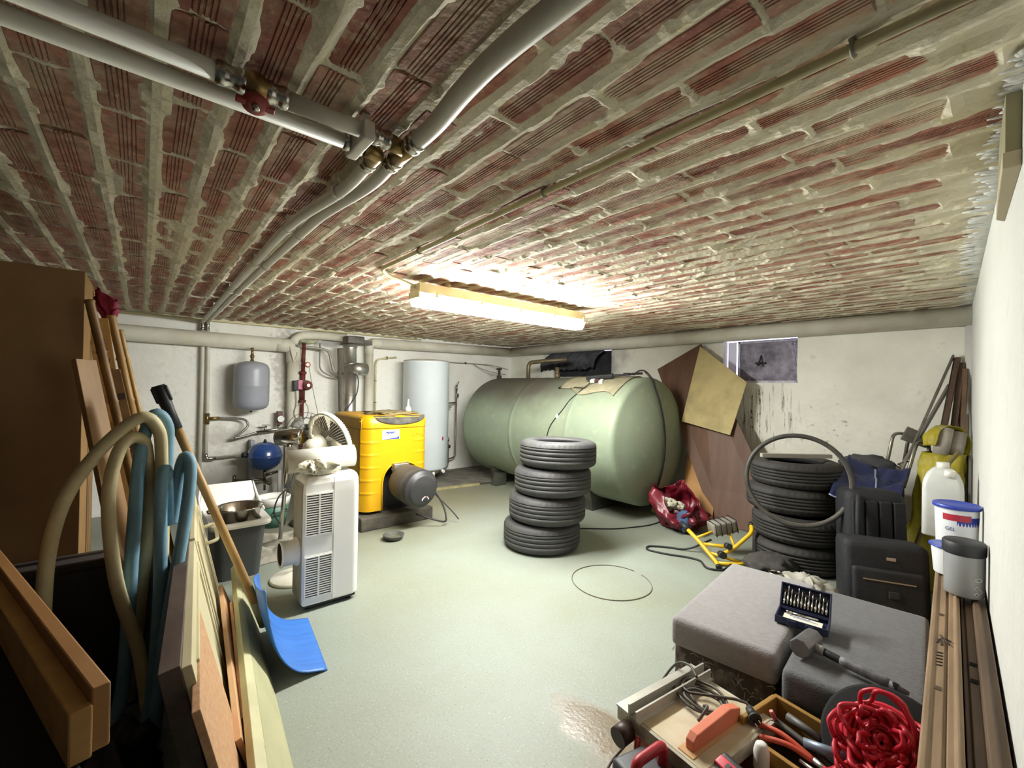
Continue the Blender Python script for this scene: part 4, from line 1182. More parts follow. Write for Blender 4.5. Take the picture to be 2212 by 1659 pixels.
# dark wire fan further back
f2 = thing('desk_fan', 'old dark wire-caged fan on a stand further back beside the boiler', 'fan', (1.2, 4.45, 0))
c2 = Vector((1.20, 4.45, .90)); F2 = axis_m(c2, Vector((-.3, -.95, .1)))
g2 = MB()
for rr_, zz in ((.17, 0), (.12, .05), (.06, .07), (.12, -.05)):
    g2.tube([F2 @ Vector((rr_ * math.cos(2 * PI * k / 36), rr_ * math.sin(2 * PI * k / 36), zz)) for k in range(36)], .0025, 5, closed=True)
for k in range(12):
    a = 2 * PI * k / 12; d_ = Vector((math.cos(a), math.sin(a), 0))
    g2.tube([F2 @ (d_ * .02 + Vector((0, 0, .075))), F2 @ (d_ * .12 + Vector((0, 0, .05))), F2 @ (d_ * .17), F2 @ (d_ * .12 + Vector((0, 0, -.05)))], .0018, 4)
M_old = mat('old_metal', '3f3d38', '5a564e', 9, .6, .4)
obj('cage', g2, M_old, f2, True)
b2 = MB()
for k in range(4):
    def bf2(u, v, k=k):
        a = PI / 2 * k + (u - .5) * 1.0; r_ = .03 + .115 * v
        return F2 @ Vector((r_ * math.cos(a), r_ * math.sin(a), .02 * (u - .5)))
    b2.sheet(bf2, 8, 5, .002)
obj('blades', b2, mat('grey_blade', '6b685f', rough=.5), f2, True)
obj('motor', MB().lathe([(0, -.16), (.05, -.15), (.06, -.09), (.05, -.03), (0, -.03)], 20, F2), M_old, f2, True)
obj('stand', MB().cyl((1.22, 4.5, .86), (1.22, 4.5, .05), .02, n=12).lathe([(0, 0), (.14, 0), (.13, .03), (.03, .06), (0, .06)], 24, Matrix.Translation((1.22, 4.5, 0))), M_old, f2, True)

M_chrome = mat('chrome', 'c6c3bd', rough=.15, metal=1)
ls = thing('chrome_lamp', 'chrome drum-shaped spotlight on a thin chrome stand beside the blue vessel', 'lamp', (.9, 4.02, 0))
obj('pole', MB().cyl((.90, 4.03, .03), (.945, 3.99, .86), .016, n=12), M_chrome, ls, True)
obj('base', MB().lathe([(0, 0), (.15, 0), (.15, .012), (.04, .03), (.02, .05), (0, .05)], 32, Matrix.Translation((.90, 4.03, 0))), mat('dusty_base', '8f8b80', '757167', 8, .8), ls, True)
a_, b_ = Vector((.875, 4.08, .89)), Vector((1.035, 3.95, .90))
HM = axis_m(a_, b_ - a_)
LN = (b_ - a_).length
obj('drum', MB().lathe([(.0, .004), (.06, .004), (.068, .012), (.068, LN - .01), (.062, LN), (0, LN)], 32, HM), M_chrome, ls, True)
obj('lamp_face', MB().lathe([(0, -.012), (.045, -.012), (.064, .0), (.067, .012)], 28, HM), mat('brown_lens', '4c4038', '7a6c5c', 18, .3), ls, True)
obj('bracket', MB().cyl((.945, 3.99, .80), (.955, 4.01, .90), .02, n=10).box((.945, 3.985, .78), (.05, .05, .08)).box((.97, 3.97, .72), (.03, .03, .09)), M_chrome, ls, True)
obj('cable', MB().tube(smooth_path([(.95, 3.97, .78), (.99, 3.98, .62), (.94, 3.94, .5), (.86, 3.93, .42), (.83, 3.93, .3), (.88, 3.96, .2)]), .006, 6).box((.93, 3.95, .50), (.04, .03, .03)), M_rubber, ls, True)

# dusty plastic sheet heaped on the floor behind
ds = MB()
def dfn(u, v):
    x = .62 + .62 * u; y = 3.62 + .75 * v
    e_ = min(u, 1 - u, v, 1 - v) * 6
    z_ = .055 * (.5 + noise.fractal(Vector((u * 3, v * 3, 2)), 1, 2, 4)) + .02 * abs(noise.noise(Vector((u * 9, v * 9, 5))))
    return (x + .05 * math.sin(v * 6), y + .04 * math.sin(u * 7), max(.004, z_ * min(1, e_) + .004))
ds.sheet(dfn, 34, 34)
solo('dust_sheet', ds, mat('dusty_plastic', '8d887b', 'a8a395', 6, .75), 'crumpled dusty plastic sheet on the floor behind the air conditioner', 'sheet')

# ================================================================== GREY TUB WITH BOWL, BUCKET
tb = thing('utility_tub', 'dark grey tub with a white rim and raised white back under the blue vessel', 'tub', (.53, 3.72, 0))
def ring_(x0, y0, x1, y1, z_, r_=.05): return [(p[0], p[1], z_) for p in rrect(x0, y0, x1, y1, (r_,) * 4, 5)]
rs = [ring_(.40, 3.50, .66, 3.92, 0), ring_(.38, 3.47, .69, 3.95, .37), ring_(.40, 3.49, .67, 3.93, .37), ring_(.42, 3.52, .64, 3.9, .05)]
n_ = len(rs[0]); vs = [p for r_ in rs for p in r_]
fs = [(i * n_ + k, i * n_ + (k + 1) % n_, (i + 1) * n_ + (k + 1) % n_, (i + 1) * n_ + k) for i in range(3) for k in range(n_)]
fs += [tuple(reversed(range(n_))), tuple(range(3 * n_, 4 * n_))]
obj('tub_body', MB().add(vs, fs), mat('tub_grey', '4f5153', '45474a', 4, .5), tb, True)
rs = [ring_(.355, 3.44, .715, 3.97, .36), ring_(.35, 3.435, .72, 3.975, .375), ring_(.355, 3.44, .715, 3.97, .395), ring_(.40, 3.49, .665, 3.93, .39), ring_(.41, 3.50, .655, 3.92, .33)]
vs = [p for r_ in rs for p in r_]
fs = [(i * n_ + k, i * n_ + (k + 1) % n_, (i + 1) * n_ + (k + 1) % n_, (i + 1) * n_ + k) for i in range(4) for k in range(n_)]
obj('rim', MB().add(vs, fs), M_white, tb, True, .004)
bk = MB().quadslab([(.34, 3.98, .38), (.72, 3.98, .38), (.69, 4.06, .56), (.36, 4.06, .56)], .02).quadslab([(.34, 3.75, .385), (.34, 3.98, .385), (.36, 4.06, .56), (.345, 4.0, .48)], .015).quadslab([(.72, 3.98, .385), (.72, 3.75, .385), (.71, 4.0, .46), (.69, 4.06, .56)], .015)
obj('raised_back', bk, M_white, tb, True, .006)
obj('inner_tray', MB().box((.53, 3.71, .362), (.26, .42, .012)), mat('tray_brown', '9a8f7f', '82786a', 8, .7), tb, True)
bw = thing('steel_bowl', 'stainless steel bowl with a side handle standing in the grey tub', 'bowl', (.545, 3.62, .368))
obj('bowl', MB().lathe([(0, .004), (.09, .004), (.115, .03), (.135, .10), (.148, .106), (.15, .10), (.139, .094), (.12, .02), (.092, 0), (0, 0)], 40), M_chrome, bw)
obj('handle', MB().tube(bent([(-.138, .02, .095), (-.19, .03, .09), (-.19, -.05, .09), (-.138, -.04, .095)], .02), .006, 8), M_black, bw)
bk_ = thing('bucket', 'small green bucket with a white rim on the floor behind the chrome stand', 'bucket', (.97, 4.62, 0))
obj('pail', MB().lathe([(0, .004), (.10, .004), (.13, .22), (.136, .22), (.104, 0), (0, 0)], 32), mat('pail_green', '4f7a66', '456a5a', 6, .45), bk_)
obj('rim', MB().lathe([(.126, .20), (.137, .20), (.143, .25), (.146, .275), (.138, .28), (.126, .24)], 32, closed=True), M_white, bk_)
obj('contents', MB().lathe([(0, .235), (.1, .232), (.127, .225)], 28), mat('pail_fill', 'bdbab0', 'a09c90', 12, .8), bk_)
obj('side_handle', MB().tube(bent([(.08, -.125, .17), (.09, -.16, .16), (-.03, -.165, .15), (-.02, -.13, .16)], .02), .008, 8), mat('handle_dark', '2b3a34', rough=.5), bk_)

# ================================================================== BOARDS AGAINST THE RIGHT WALL
M_bwood = mat('brown_hardboard', '6b4c37', '5a3f2e', 3, .55, stretch=(1, 4, .6))
def board(name, label, q, t, m, cat='board', auto=.002):
    o = obj(name, MB().quadslab(q, t), m, auto=auto)
    return tag(o, label, cat)
board('hardboard_panel', 'long brown hardboard panel leaning askew against the right wall beside the tank',
      [(4.86, 2.98, 1.60), (4.46, 2.07, .005), (4.46, 1.35, .005), (4.86, 2.43, 1.88)], .012, M_bwood)
board('plywood_board', 'pale stained plywood board leaning over the brown panel below the window',
      [(4.78, 2.40, 1.845), (4.62, 2.52, 1.0), (4.60, 1.98, .895), (4.74, 1.88, 1.44)], .010, mat('stained_ply', 'b9a874', '8f7f54', 4, .7, lo=.4, hi=.8))
board('plywood_offcut', 'orange-brown plywood offcut standing behind the red bag',
      [(4.76, 2.50, .76), (4.42, 2.42, .005), (4.40, 2.06, .005), (4.60, 2.12, .30)], .014, mat('orange_ply', 'b5854c', 'a07440', 5, .6))

# ================================================================== RED BAG
M_redbag = mat('red_vinyl', '5e0f1e', '741a2a', 5, .35, bump=.25, bscale=18)
rbg = thing('shopping_bag', 'crumpled dark red bag with white odds and ends beside the tank', 'bag', (4.05, 2.22, 0))
bm_ = MB()
def bagf(u, v):
    a = 2 * PI * u
    rx, ry = .25 * (1 - .05 * v), .20
    n1 = noise.fractal(Vector((math.cos(a) * 2.2, math.sin(a) * 2.2, v * 1.8 + 3)), 1, 2, 4)
    hgt = .30 + .10 * math.sin(a * 1.0 + .4) + .07 * math.sin(a * 3 + 1)
    k = math.sin(min(1, v * 1.35) * PI / 2) ** .6
    rr_ = (.45 + .55 * k) * (1 + .38 * n1 + .05 * math.sin(a * 9 + v * 5)) * (1 - .35 * max(0, v - .55))
    return (4.05 + rx * rr_ * math.cos(a), 2.22 + ry * rr_ * math.sin(a) * 1.35, .004 + hgt * v)
bm_.sheet(bagf, 64, 22, .004)
obj('bag_body', bm_, M_redbag, rbg, True)
obj('bag_floor', MB().ball((4.05, 2.22, .03), .15, 10, None, (1, 1.2, .15)), M_redbag, rbg, True)
pk = thing('crumpled_paper', 'crumpled white packaging sticking out of the red bag', 'packaging', (4.02, 2.3, .2))
obj('wad', MB().ball((4.00, 2.32, .22), .09, 16, None, (1, 1.1, .6), .35, 3, 5).ball((4.08, 2.24, .20), .06, 14, None, (1, 1, .7), .4, 3, 9), mat('paper_white', 'd4d0bd', 'b9b29c', 14, .8), pk, True)
solo('blue_cloth', MB().ball((3.90, 2.09, .12), .08, 16, None, (.55, .9, 1.2), .35, 2.4, 7), mat('slate_cloth', '46587a', '3a4a68', 9, .8), 'slate blue cloth hanging over the front of the red bag', 'cloth')
vk = thing('tank_valve', 'small brass drain valve at the foot of the tank', 'valve', (4.12, 2.46, .04))
obj('body', MB().cyl((0, .1, .04), (0, -.04, .04), .02, n=10).cyl((0, -.02, .04), (0, -.02, .09), .012, n=8), M_brass, vk)
obj('handwheel', MB().tube([(.025 * math.cos(a), -.02 + .025 * math.sin(a), .09) for a in [2 * PI * k / 14 for k in range(14)]], .005, 6, closed=True), M_steel, vk)
conduit('floor_cable', 'thin dark cable lying on the floor under the end of the tank', [(3.2, 2.8, .006), (3.5, 2.55, .006), (3.85, 2.42, .006), (4.05, 2.42, .006), (4.12, 2.5, .03)], .006, M_rubber, rad=.1)

# ================================================================== YELLOW TOOL AND CABLE, CLUTTER BY THE TYRES
M_ytool = mat('yellow_paint', 'e0b81f', 'cba51d', 7, .4)
yt = thing('work_light', 'yellow tubular stand of a work light lying by the tyres', 'work light', (3.53, 1.55, 0))
fr = MB()
for P_ in ([(3.55, 1.91, .20), (3.49, 1.75, .13), (3.41, 1.55, .02), (3.35, 1.51, .016)], [(3.83, 1.47, .26), (3.75, 1.43, .22), (3.61, 1.51, .10), (3.57, 1.57, .05)]):
    fr.tube(bent(P_, .05), .016, 10)
fr.tube(bent([(3.41, 1.55, .02), (3.53, 1.43, .016), (3.63, 1.41, .016)], .04), .014, 8).tube([(3.51, 1.71, .10), (3.63, 1.51, .10)], .014, 8).tube([(3.47, 1.63, .06), (3.57, 1.45, .02)], .012, 8)
obj('stand_frame', fr, M_ytool, yt, True)
obj('grip', MB().cyl((3.84, 1.47, .265), (3.81, 1.46, .25), .021, n=12).cyl((3.56, 1.93, .205), (3.53, 1.85, .175), .022, n=12).cyl((3.36, 1.52, .018), (3.33, 1.5, .018), .02, n=10), M_black, yt, True)
obj('lamp_housing', MB().box((0, 0, 0), (.20, .13, .10), frame_m((3.71, 1.65, .22), (.8, -.6, .2), (.6, .8, 0)), .02), mat('grey_housing', '8e897e', '6d685e', 8, .6), yt, True)
gd = MB()
for k in range(5):
    x = -.09 + .045 * k
    FMx = frame_m((3.71, 1.65, .22), (.8, -.6, .2), (.6, .8, 0))
    gd.tube([FMx @ Vector((x, -.07, -.05)), FMx @ Vector((x, -.075, .055)), FMx @ Vector((x, .065, .06))], .004, 6)
obj('guard', gd, M_rubber, yt, True)
obj('bracket', MB().tube([(3.50, 1.76, .14), (3.66, 1.68, .19)], .010, 8).tube([(3.63, 1.51, .10), (3.72, 1.60, .18)], .010, 8), M_ytool, yt, True)
obj('knob', MB().cyl((3.51, 1.57, .06), (3.47, 1.53, .07), .028, n=10).cyl((3.57, 1.55, .12), (3.53, 1.51, .13), .024, n=10), M_black, yt, True)
conduit('power_cord', 'black power cord looping over the floor from the yellow work light', [(3.61, 1.69, .12), (3.51, 1.85, .008), (3.44, 2, .008), (3.33, 2.11, .008), (3.25, 2.07, .008), (3.29, 1.91, .008), (3.37, 1.77, .008), (3.39, 1.67, .008), (3.27, 1.57, .008), (3.33, 1.47, .008), (3.47, 1.47, .02)], .008, M_rubber, rad=.09)
M_darkcl = mat('dark_cloth', '33312f', '45423e', 6, .95, bump=.3, bscale=30)
dc_ = MB().ball((3.52, 1.22, .085), .13, 20, None, (1.35, 1.25, .62), .3, 2.2, 3)
solo('dark_cloth', dc_, M_darkcl, 'dark grey cloth heaped in front of the worn tyres', 'cloth')
fl2 = thing('torch', 'small black torch standing behind the grey ottoman', 'torch', (2.98, 1.0, 0))
obj('body', MB().lathe([(0, 0), (.026, 0), (.026, .15), (.036, .19), (.036, .235), (0, .235)], 18), mat('torch_black', '171719', rough=.25, coat=.6), fl2)
obj('lens_ring', MB().lathe([(.030, .232), (.038, .232), (.038, .245), (.030, .245)], 18, closed=True), M_chrome, fl2)
pb_ = MB().ball((3.05, .86, .11), .12, 20, None, (1.1, 1.2, .9), .45, 2.5, 12, True)
solo('plastic_bag', pb_, mat('grey_plastic', 'a5a296', '8b877c', 8, .55), 'crumpled grey-white plastic bag between the torch and the black bag', 'bag')

# ================================================================== BLACK BAGS AND BLUE TARP
M_bag = mat('black_nylon', '17171a', '222226', 9, .7, bump=.25, bscale=60)
sc_ = thing('suitcase', 'black fabric suitcase behind the ottomans', 'suitcase', (3.38, .54, 0))
CM = frame_m((3.40, .575, .24), (.42, -.90, 0), (.90, .42, -.12))
obj('shell', MB().box((0, 0, 0), (.40, .24, .46), CM, .045), M_bag, sc_, True)
obj('front_pocket', MB().box((0, -.125, -.06), (.33, .05, .28), CM, .02), M_bag, sc_, True)
obj('zip', MB().box((0, -.154, .02), (.24, .004, .008), CM), M_steel, sc_, True)
obj('logo_plate', MB().box((.02, -.123, .14), (.045, .006, .018), CM, .002), M_chrome, sc_, True)
obj('buckle', MB().box((.02, -.156, -.05), (.05, .012, .04), CM, .005), M_black, sc_, True)
bp_ = thing('backpack', 'black quilted backpack standing behind the suitcase', 'backpack', (3.83, .69, 0))
QM = frame_m((3.80, .70, .36), (.5, -.86, 0), (.86, .5, -.1))
obj('pack', MB().box((0, 0, 0), (.34, .26, .68), QM, .08), M_bag, bp_, True)
pan = MB()
for k in range(4): pan.box((-.11 + .075 * k, -.135, .05), (.066, .03, .44), QM, .012)
obj('padded_panel', pan, M_bag, bp_, True)
obj('strap', MB().tube(smooth_path([QM @ Vector((-.1, -.13, .3)), QM @ Vector((-.13, -.2, .1)), QM @ Vector((-.1, -.15, -.15))]), .016, 8), M_bag, bp_, True)
M_navy = mat('navy_tarp', '1c2448', '242c56', 5, .5)
nt_ = MB()
def navf(u, v):
    x = 4.30 - .52 * v + .08 * u; y = .93 - .36 * u
    s = noise.fractal(Vector((u * 3, v * 3, 1)), 1, 2, 4)
    z_ = .86 - .24 * v * (1 - .1 * u) - .06 * u + .05 * s - .05 * math.sin(u * PI) 
    return (x + .03 * s, y, z_)
nt_.sheet(navf, 26, 26, .006)
nv = thing('folded_canvas', 'navy blue folded canvas with pale piping behind the backpack', 'canvas', (3.9, .7, .6))
obj('canvas', nt_, M_navy, nv, True)
obj('piping', MB().tube([Vector(navf(.45 + .25 * v_, v_)) + Vector((0, 0, .008)) for v_ in [k / 20 for k in range(21)]], .006, 6).tube([Vector(navf(u_, 1)) + Vector((0, 0, .004)) for u_ in [k / 16 for k in range(17)]], .006, 6), mat('piping_grey', '8d94a8', rough=.6), nv, True)
solo('grey_pillow', MB().ball((4.47, .84, .77), .15, 18, None, (.7, 1.25, .6), .18, 2, 4), mat('charcoal_cloth', '3a3a3c', '48484a', 8, .9), 'charcoal cushion between the navy canvas and the wall', 'cushion')
# support under canvas and cushion: stacked dark boxes
db = thing('storage_crate', 'dark storage crate under the navy canvas', 'crate', (4.53, .80, 0))
obj('crate', MB().box((0, 0, .31), (.36, .30, .62), None, .01), mat('crate_dark', '242326', '302f31', 5, .8), db)
obj('lid', MB().box((0, 0, .635), (.38, .32, .03), None, .008), M_black, db)

# ================================================================== FOLDING STOOL, YELLOW SACK, PROFILES IN THE CORNER
M_alu = mat('dull_aluminium', '9b978c', '7d796f', 12, .4, .8)
st_ = thing('folding_stool', 'folding step stool with tubular legs and a grey top by the corner', 'stool', (4.55, .62, .65))
obj('seat', MB().quadslab([(4.50, .64, 1.02), (4.58, .50, .96), (4.76, .50, 1.02), (4.74, .64, 1.09)], .03), mat('grey_seat', '7f7a70', '6b675e', 8, .7), st_, True, .006)
obj('leg_frame', MB().tube(bent([(4.44, .74, .66), (4.56, .70, 1.04), (4.66, .62, 1.03), (4.60, .66, .66)], .05), .012, 10), M_alu, st_, True)
obj('leg_frame', MB().tube(bent([(4.30, .60, .66), (4.46, .55, .99), (4.62, .50, .97), (4.56, .50, .66)], .05), .013, 10), M_alu, st_, True)
obj('cross_bar', MB().tube([(4.40, .57, .86), (4.52, .66, .8)], .010, 8).tube([(4.48, .70, .82), (4.34, .585, .72)], .009, 8), M_alu, st_, True)
M_ysack = mat('yellow_sack', 'b5a62c', '968a26', 6, .55, bump=.4, bscale=22)
ys_ = thing('yellow_sack', 'crumpled yellow plastic sack with rope standing in the right corner', 'sack', (4.25, .47, 0))
sm_ = MB()
def sack(u, v):
    a = 2 * PI * u
    n1 = noise.fractal(Vector((math.cos(a) * 2, math.sin(a) * 2, v * 5)), 1, 2, 4)
    fold = .035 * math.sin(a * 6 + v * 16) * (1 - v * .4)
    w_ = (.17 - .055 * v + .02 * math.sin(v * 9)) * (1 + .18 * n1) + fold * .6
    return (4.22 + .30 * v * .8 + w_ * math.cos(a) * .8, .50 - .10 * v + w_ * math.sin(a) * .85, .005 + .92 * v)
sm_.sheet(sack, 60, 40, .004)
obj('sack_body', sm_, M_ysack, ys_, True)
rope = smooth_path([(4.02, .50, .30), (4.06, .44, .55), (4.14, .42, .75), (4.26, .36, .88), (4.34, .32, .95)], 10)
obj('twine', MB().tube(rope, .014, 8), mat('twine_tan', '8c7c4c', '6e6140', 30, .9), ys_, True)
pl_ = thing('wrapped_rolls', 'grey rolls wrapped in yellow film on top of the sack', 'roll', (4.50, .36, .9))
RMx = axis_m((4.42, .385, .90), (.35, -.12, 1))
for dx in (-.045, .045):
    obj('roll', MB().lathe([(.0, .0), (.044, .0), (.044, .20), (.02, .20), (.018, .19), (0, .19)], 20, RMx @ Matrix.Translation((0, dx, 0))), mat('roll_grey', '9a9186', 'b3ab9f', 8, .4), pl_, True)
hood_ = MB()
def filmf(u, v):
    a = PI * (-.62 + 1.24 * u) + PI / 2
    n1 = noise.fractal(Vector((u * 4, v * 4, 7)), 1, 2, 3)
    r_ = .125 + .018 * n1
    return RMx @ Vector((-.03 + .11 * v + .01 * n1, r_ * math.cos(a) * .95, .10 + r_ * math.sin(a) * 1.05))
hood_.sheet(filmf, 30, 10, .003)
obj('film', hood_, M_ysack, pl_, True)
M_prof = mat('brown_profile', '5b4434', '45352a', 7, .5, stretch=(6, 6, .5))
pcs = [((4.90, .395, 1.66), (4.30, .66, .62), .03, .012, M_alu, 'thin aluminium rail leaning in the right corner'),
       ((4.91, .42, 1.42), (4.36, .70, .60), .05, .016, mat('grey_rail', '77736b', rough=.5), 'broad grey rail leaning in the right corner behind the stool'),
       ((4.90, .37, 1.64), (4.36, .50, .3), .035, .03, M_prof, 'dark brown profile leaning in the corner next to the aluminium rail'),
       ((4.91, .345, 1.60), (4.42, .42, .2), .035, .03, mat('mid_profile', '6d5442', '574335', 7, .5), 'mid brown profile leaning in the right corner, second from the side wall'),
       ((4.89, .33, 1.55), (4.46, .33, .1), .04, .03, mat('warm_profile', '7c5c44', '634a37', 7, .5), 'warm brown profile leaning in the corner against the side wall'),
       ((4.72, .312, 1.20), (4.36, .29, .05), .06, .03, mat('short_profile', '7a6049', '614c3b', 7, .5), 'short wide brown plank leaning in the corner, nearest the camera')]
for (a, b_, w_, t_, m_, lb) in pcs:
    a, b_ = Vector(a), Vector(b_)
    M = axis_m(b_, a - b_, (0, 1, 0))
    ln_ = (a - b_).length
    mb = MB().box((0, 0, ln_ / 2), (t_, w_, ln_), M).box((t_ * .6, 0, ln_ / 2), (t_ * .4, w_ * .35, ln_), M)
    solo('profile_bar', mb, m_, lb, 'bar', 'bars leaning in the right corner', .002)

# ================================================================== PLANKS ALONG THE SIDE WALL WITH CONTAINERS
M_plk = mat('brown_plank', '957c60', '7d664d', 4, .6, stretch=(.6, 6, 6))
cd, sd_ = 1 / math.hypot(1, .0824), .0824 / math.hypot(1, .0824)
def plank_run(name, label, x0, x1, d0, d1, ztop, prof_pts, m, zb=0):
    """moulded board lying along the side wall; d = distance from the wall"""
    o_ = (x0, wall_c(x0), 0)
    M = Matrix(((0, -sd_, cd, x0), (0, cd, sd_, wall_c(x0)), (1, 0, 0, 0), (0, 0, 0, 1)))
    ln_ = (x1 - x0) / cd
    t = thing(name, label, 'plank', (x0, wall_c(x0) + (d0 + d1) / 2, 0))
    obj('board', MB().prism(prof_pts, 0, ln_, M), m, t, True, .002)
    return t, M
# profile in (z, d) coordinates
p1 = [(0, 0.0798), (.555, 0.0798), (.555, 0.08512), (.562, 0.08664), (.562, 0.09272), (.553, 0.09576), (.553, 0.1087), (.548, 0.1102), (.548, 0.1148), (.556, 0.1163), (.556, 0.1383), (.562, 0.1414), (.562, 0.1505), (.556, 0.1535), (0, 0.1535)]
t1, PM = plank_run('moulded_plank', 'wide light brown moulded plank stack along the side wall, beside the ottomans', .95, 3.70, .1, .2, .56, p1, M_plk)
p2 = [(0, 0.00456), (.50, 0.00456), (.545, 0.0076), (.545, 0.02432), (.555, 0.0266), (.555, 0.0418), (.535, 0.0456), (.535, 0.0646), (.522, 0.06688), (.522, 0.076), (0, 0.076)]
t2, PM2 = plank_run('moulded_plank', 'darker brown moulded plank stack tight against the side wall', .95, 3.66, .0, .1, .55, p2, mat('dark_plank', '66533f', '523f31', 4, .6, stretch=(.6, 6, 6)))
mk = MB()
def on_plank(s, d, z_=.5572): return PM @ Vector((z_, d * .76, s))
for P_ in ([(1.02, .176), (1.05, .172), (1.055, .165), (1.02, .160), (1.01, .164)], [(1.065, .165), (1.07, .150), (1.06, .135)], [(1.09, .168), (1.03, .14)]):
    obj('marker_stroke', MB().tube([on_plank(a, d) for a, d in P_], .0022, 5), mat('marker', '2b211b', rough=.6), t1, True)
for k in range(5):
    obj('marker_stroke', MB().tube([on_plank(.86 + .022 * k, .176), on_plank(.865 + .022 * k, .158)], .002, 5), mat('marker', '2b211b'), t1, True)
for ks in (.72, 1.28):
    obj('knot', MB().box(tuple(on_plank(ks, .167)), (.02, .011, .001)), mat('knot_brown', '4a3727', rough=.7), t1, True)
for s in (.88, .99):
    obj('slot_hole', MB().box(tuple(PM2 @ Vector((.5358, .055, s))), (.022, .016, .003)), mat('hole_black', '0b0908', rough=1), t2, True)

def bucket_parts(t, r0, r1, h, lid_m, body_m):
    obj('pail', MB().lathe([(0, 0), (r0, 0), (r0 + .002, .004), (r1, h * .9), (r1, h * .92), (r1 + .004, h * .925), (r1 + .004, h * .96), (0, h * .96)], 40), body_m, t)
    obj('lid', MB().lathe([(r1 + .005, h * .93), (r1 + .008, h * .94), (r1 + .008, h * .99), (r1 + .002, h), (r1 - .006, h * .985), (0, h * .985)], 40), lid_m, t)
M_pail = mat('pail_white', 'e9ebec', 'dfe2e6', 3, .35)
M_lid = mat('lid_blue', '3a4fb4', '3346a4', 4, .35)
zt = .5625
b1 = thing('paste_bucket', 'white bucket with a blue lid standing on the planks, lower of two', 'bucket', (2.74, .220, zt))
bucket_parts(b1, .056, .067, .125, M_lid, M_pail)
def wrap(r, a0, z0): return lambda x, y: (r * math.cos(a0 + x / r), r * math.sin(a0 + x / r), z0 + y)
fa = math.atan2(-.245 + 0, -2.62) + .25
wr_ = wrap(.0672, fa, .080)
obj('printed_oval', MB().tube([wr_(.018 * math.cos(a), .009 * math.sin(a)) for a in [2 * PI * k / 20 for k in range(20)]], .0013, 4, closed=True).tube([wr_(x_, y_) for x_, y_ in ((-.009, .004), (-.006, -.004), (-.002, .002), (.002, -.004), (.006, .004))], .0012, 4), mat('print_grey', '5d6068', rough=.5), b1)
wr_ = wrap(.0650, fa, .055)
obj('printed_lines', MB().tube([wr_(-.02, .004), wr_(0, .004), wr_(.02, .004)], .0012, 4).tube([wr_(-.016, -.003), wr_(0, -.003), wr_(.016, -.003)], .0012, 4).tube([wr_(-.018, -.010), wr_(0, -.010), wr_(.01, -.010)], .0012, 4), mat('print_grey', '5d6068'), b1)
b2_ = thing('paste_bucket', 'white bucket with a blue lid and blue-red label stacked behind the white one', 'bucket', (2.95, .222, zt))
bucket_parts(b2_, .066, .076, .275, M_lid, M_pail)
lb_ = obj('label_band', MB().lathe([(.0694, .09), (.0756, .225)], 40, None, a0=fa - .25, a1=fa + 1.5), mat('label_blue', '2b3f9e', '25388f', 6, .4), b2_)
obj('label_panel', MB().lathe([(.0696, .085), (.0760, .232)], 12, None, a0=fa - .95, a1=fa - .25), M_pail, lb_)
obj('label_red', MB().lathe([(.0762, .205), (.0776, .234)], 16, None, a0=fa - .9, a1=fa + .4), mat('label_red', 'b83040', rough=.4), lb_)
obj('print', text_mb('GEL', .022, wrap(.0752, fa - .55, .165)), mat('print_navy', '2a3560', rough=.5), lb_)
jc = thing('jerrycan', 'large white plastic jerrycan behind the blue-lidded buckets', 'jerrycan', (3.45, .32, .5625))
JM = Matrix.Translation((3.45, .315, .5625)) @ Matrix.Scale(.80, 4) @ Matrix.Rotation(R(5), 4, 'Z')
jm = MB()
rs = []
for zz, f_ in ((0, .9), (.01, 1), (.33, 1), (.37, .97), (.42, .80), (.455, .55), (.47, .4)):
    rs.append([(x * f_, y * f_, zz) for x, y in rrect(-.11, -.105, .11, .105, (.03,) * 4, 5)])
n_ = len(rs[0]); vs = [p for r_ in rs for p in r_]
jm.add(vs, [(i * n_ + k, i * n_ + (k + 1) % n_, (i + 1) * n_ + (k + 1) % n_, (i + 1) * n_ + k) for i in range(len(rs) - 1) for k in range(n_)] + [tuple(reversed(range(n_))), tuple(range((len(rs) - 1) * n_, len(rs) * n_))], JM, True)
obj('can_body', jm, mat('can_white', 'd7d9d6', 'c9cbc7', 4, .4), jc, True)
obj('cap', MB().cyl((3.45, .315, .935), (3.45, .315, .968), .027, n=18), M_white, jc, True)
obj('second_neck', MB().cyl((3.39, .285, .90), (3.385, .28, .935), .022, n=18), M_white, jc, True)
gb = thing('canister', 'grey plastic canister with a black screw cap standing at the end of the planks', 'canister', (2.50, .166, zt))
obj('canister', MB().lathe([(0, 0), (.052, 0), (.057, .006), (.060, .160), (.056, .172), (0, .172)], 36), mat('can_grey', '9a9c9c', '8d8f90', 4, .4), gb)
obj('cap', MB().lathe([(.060, .160), (.064, .165), (.064, .205), (.059, .210), (0, .211)], 36, fn=lambda k, j, r_, z_: (r_ - (.0015 if k % 2 and j in (1, 2) else 0), z_)), mat('cap_dark', '2a2b30', rough=.5), gb)
fb = math.atan2(-.17, -2.42)
icn = MB()
for (da, dz) in ((.62, .045), (.62, .022), (.86, .034)):
    P_ = [(.0598 * math.cos(fb + da + du / .06), .0598 * math.sin(fb + da + du / .06), dz + dv) for du, dv in ((0, .008), (.008, 0), (0, -.008), (-.008, 0))]
    icn.tube(P_, .0011, 4, closed=True)
obj('hazard_marks', icn, M_white, gb)
obj('crest', MB().tube([(.0602 * math.cos(fb + .72 + .012 * math.cos(a) / .06), .0602 * math.sin(fb + .72 + .012 * math.cos(a) / .06), .078 + .006 * math.sin(a)) for a in [2 * PI * k / 12 for k in range(12)]], .0012, 4, closed=True), M_white, gb)

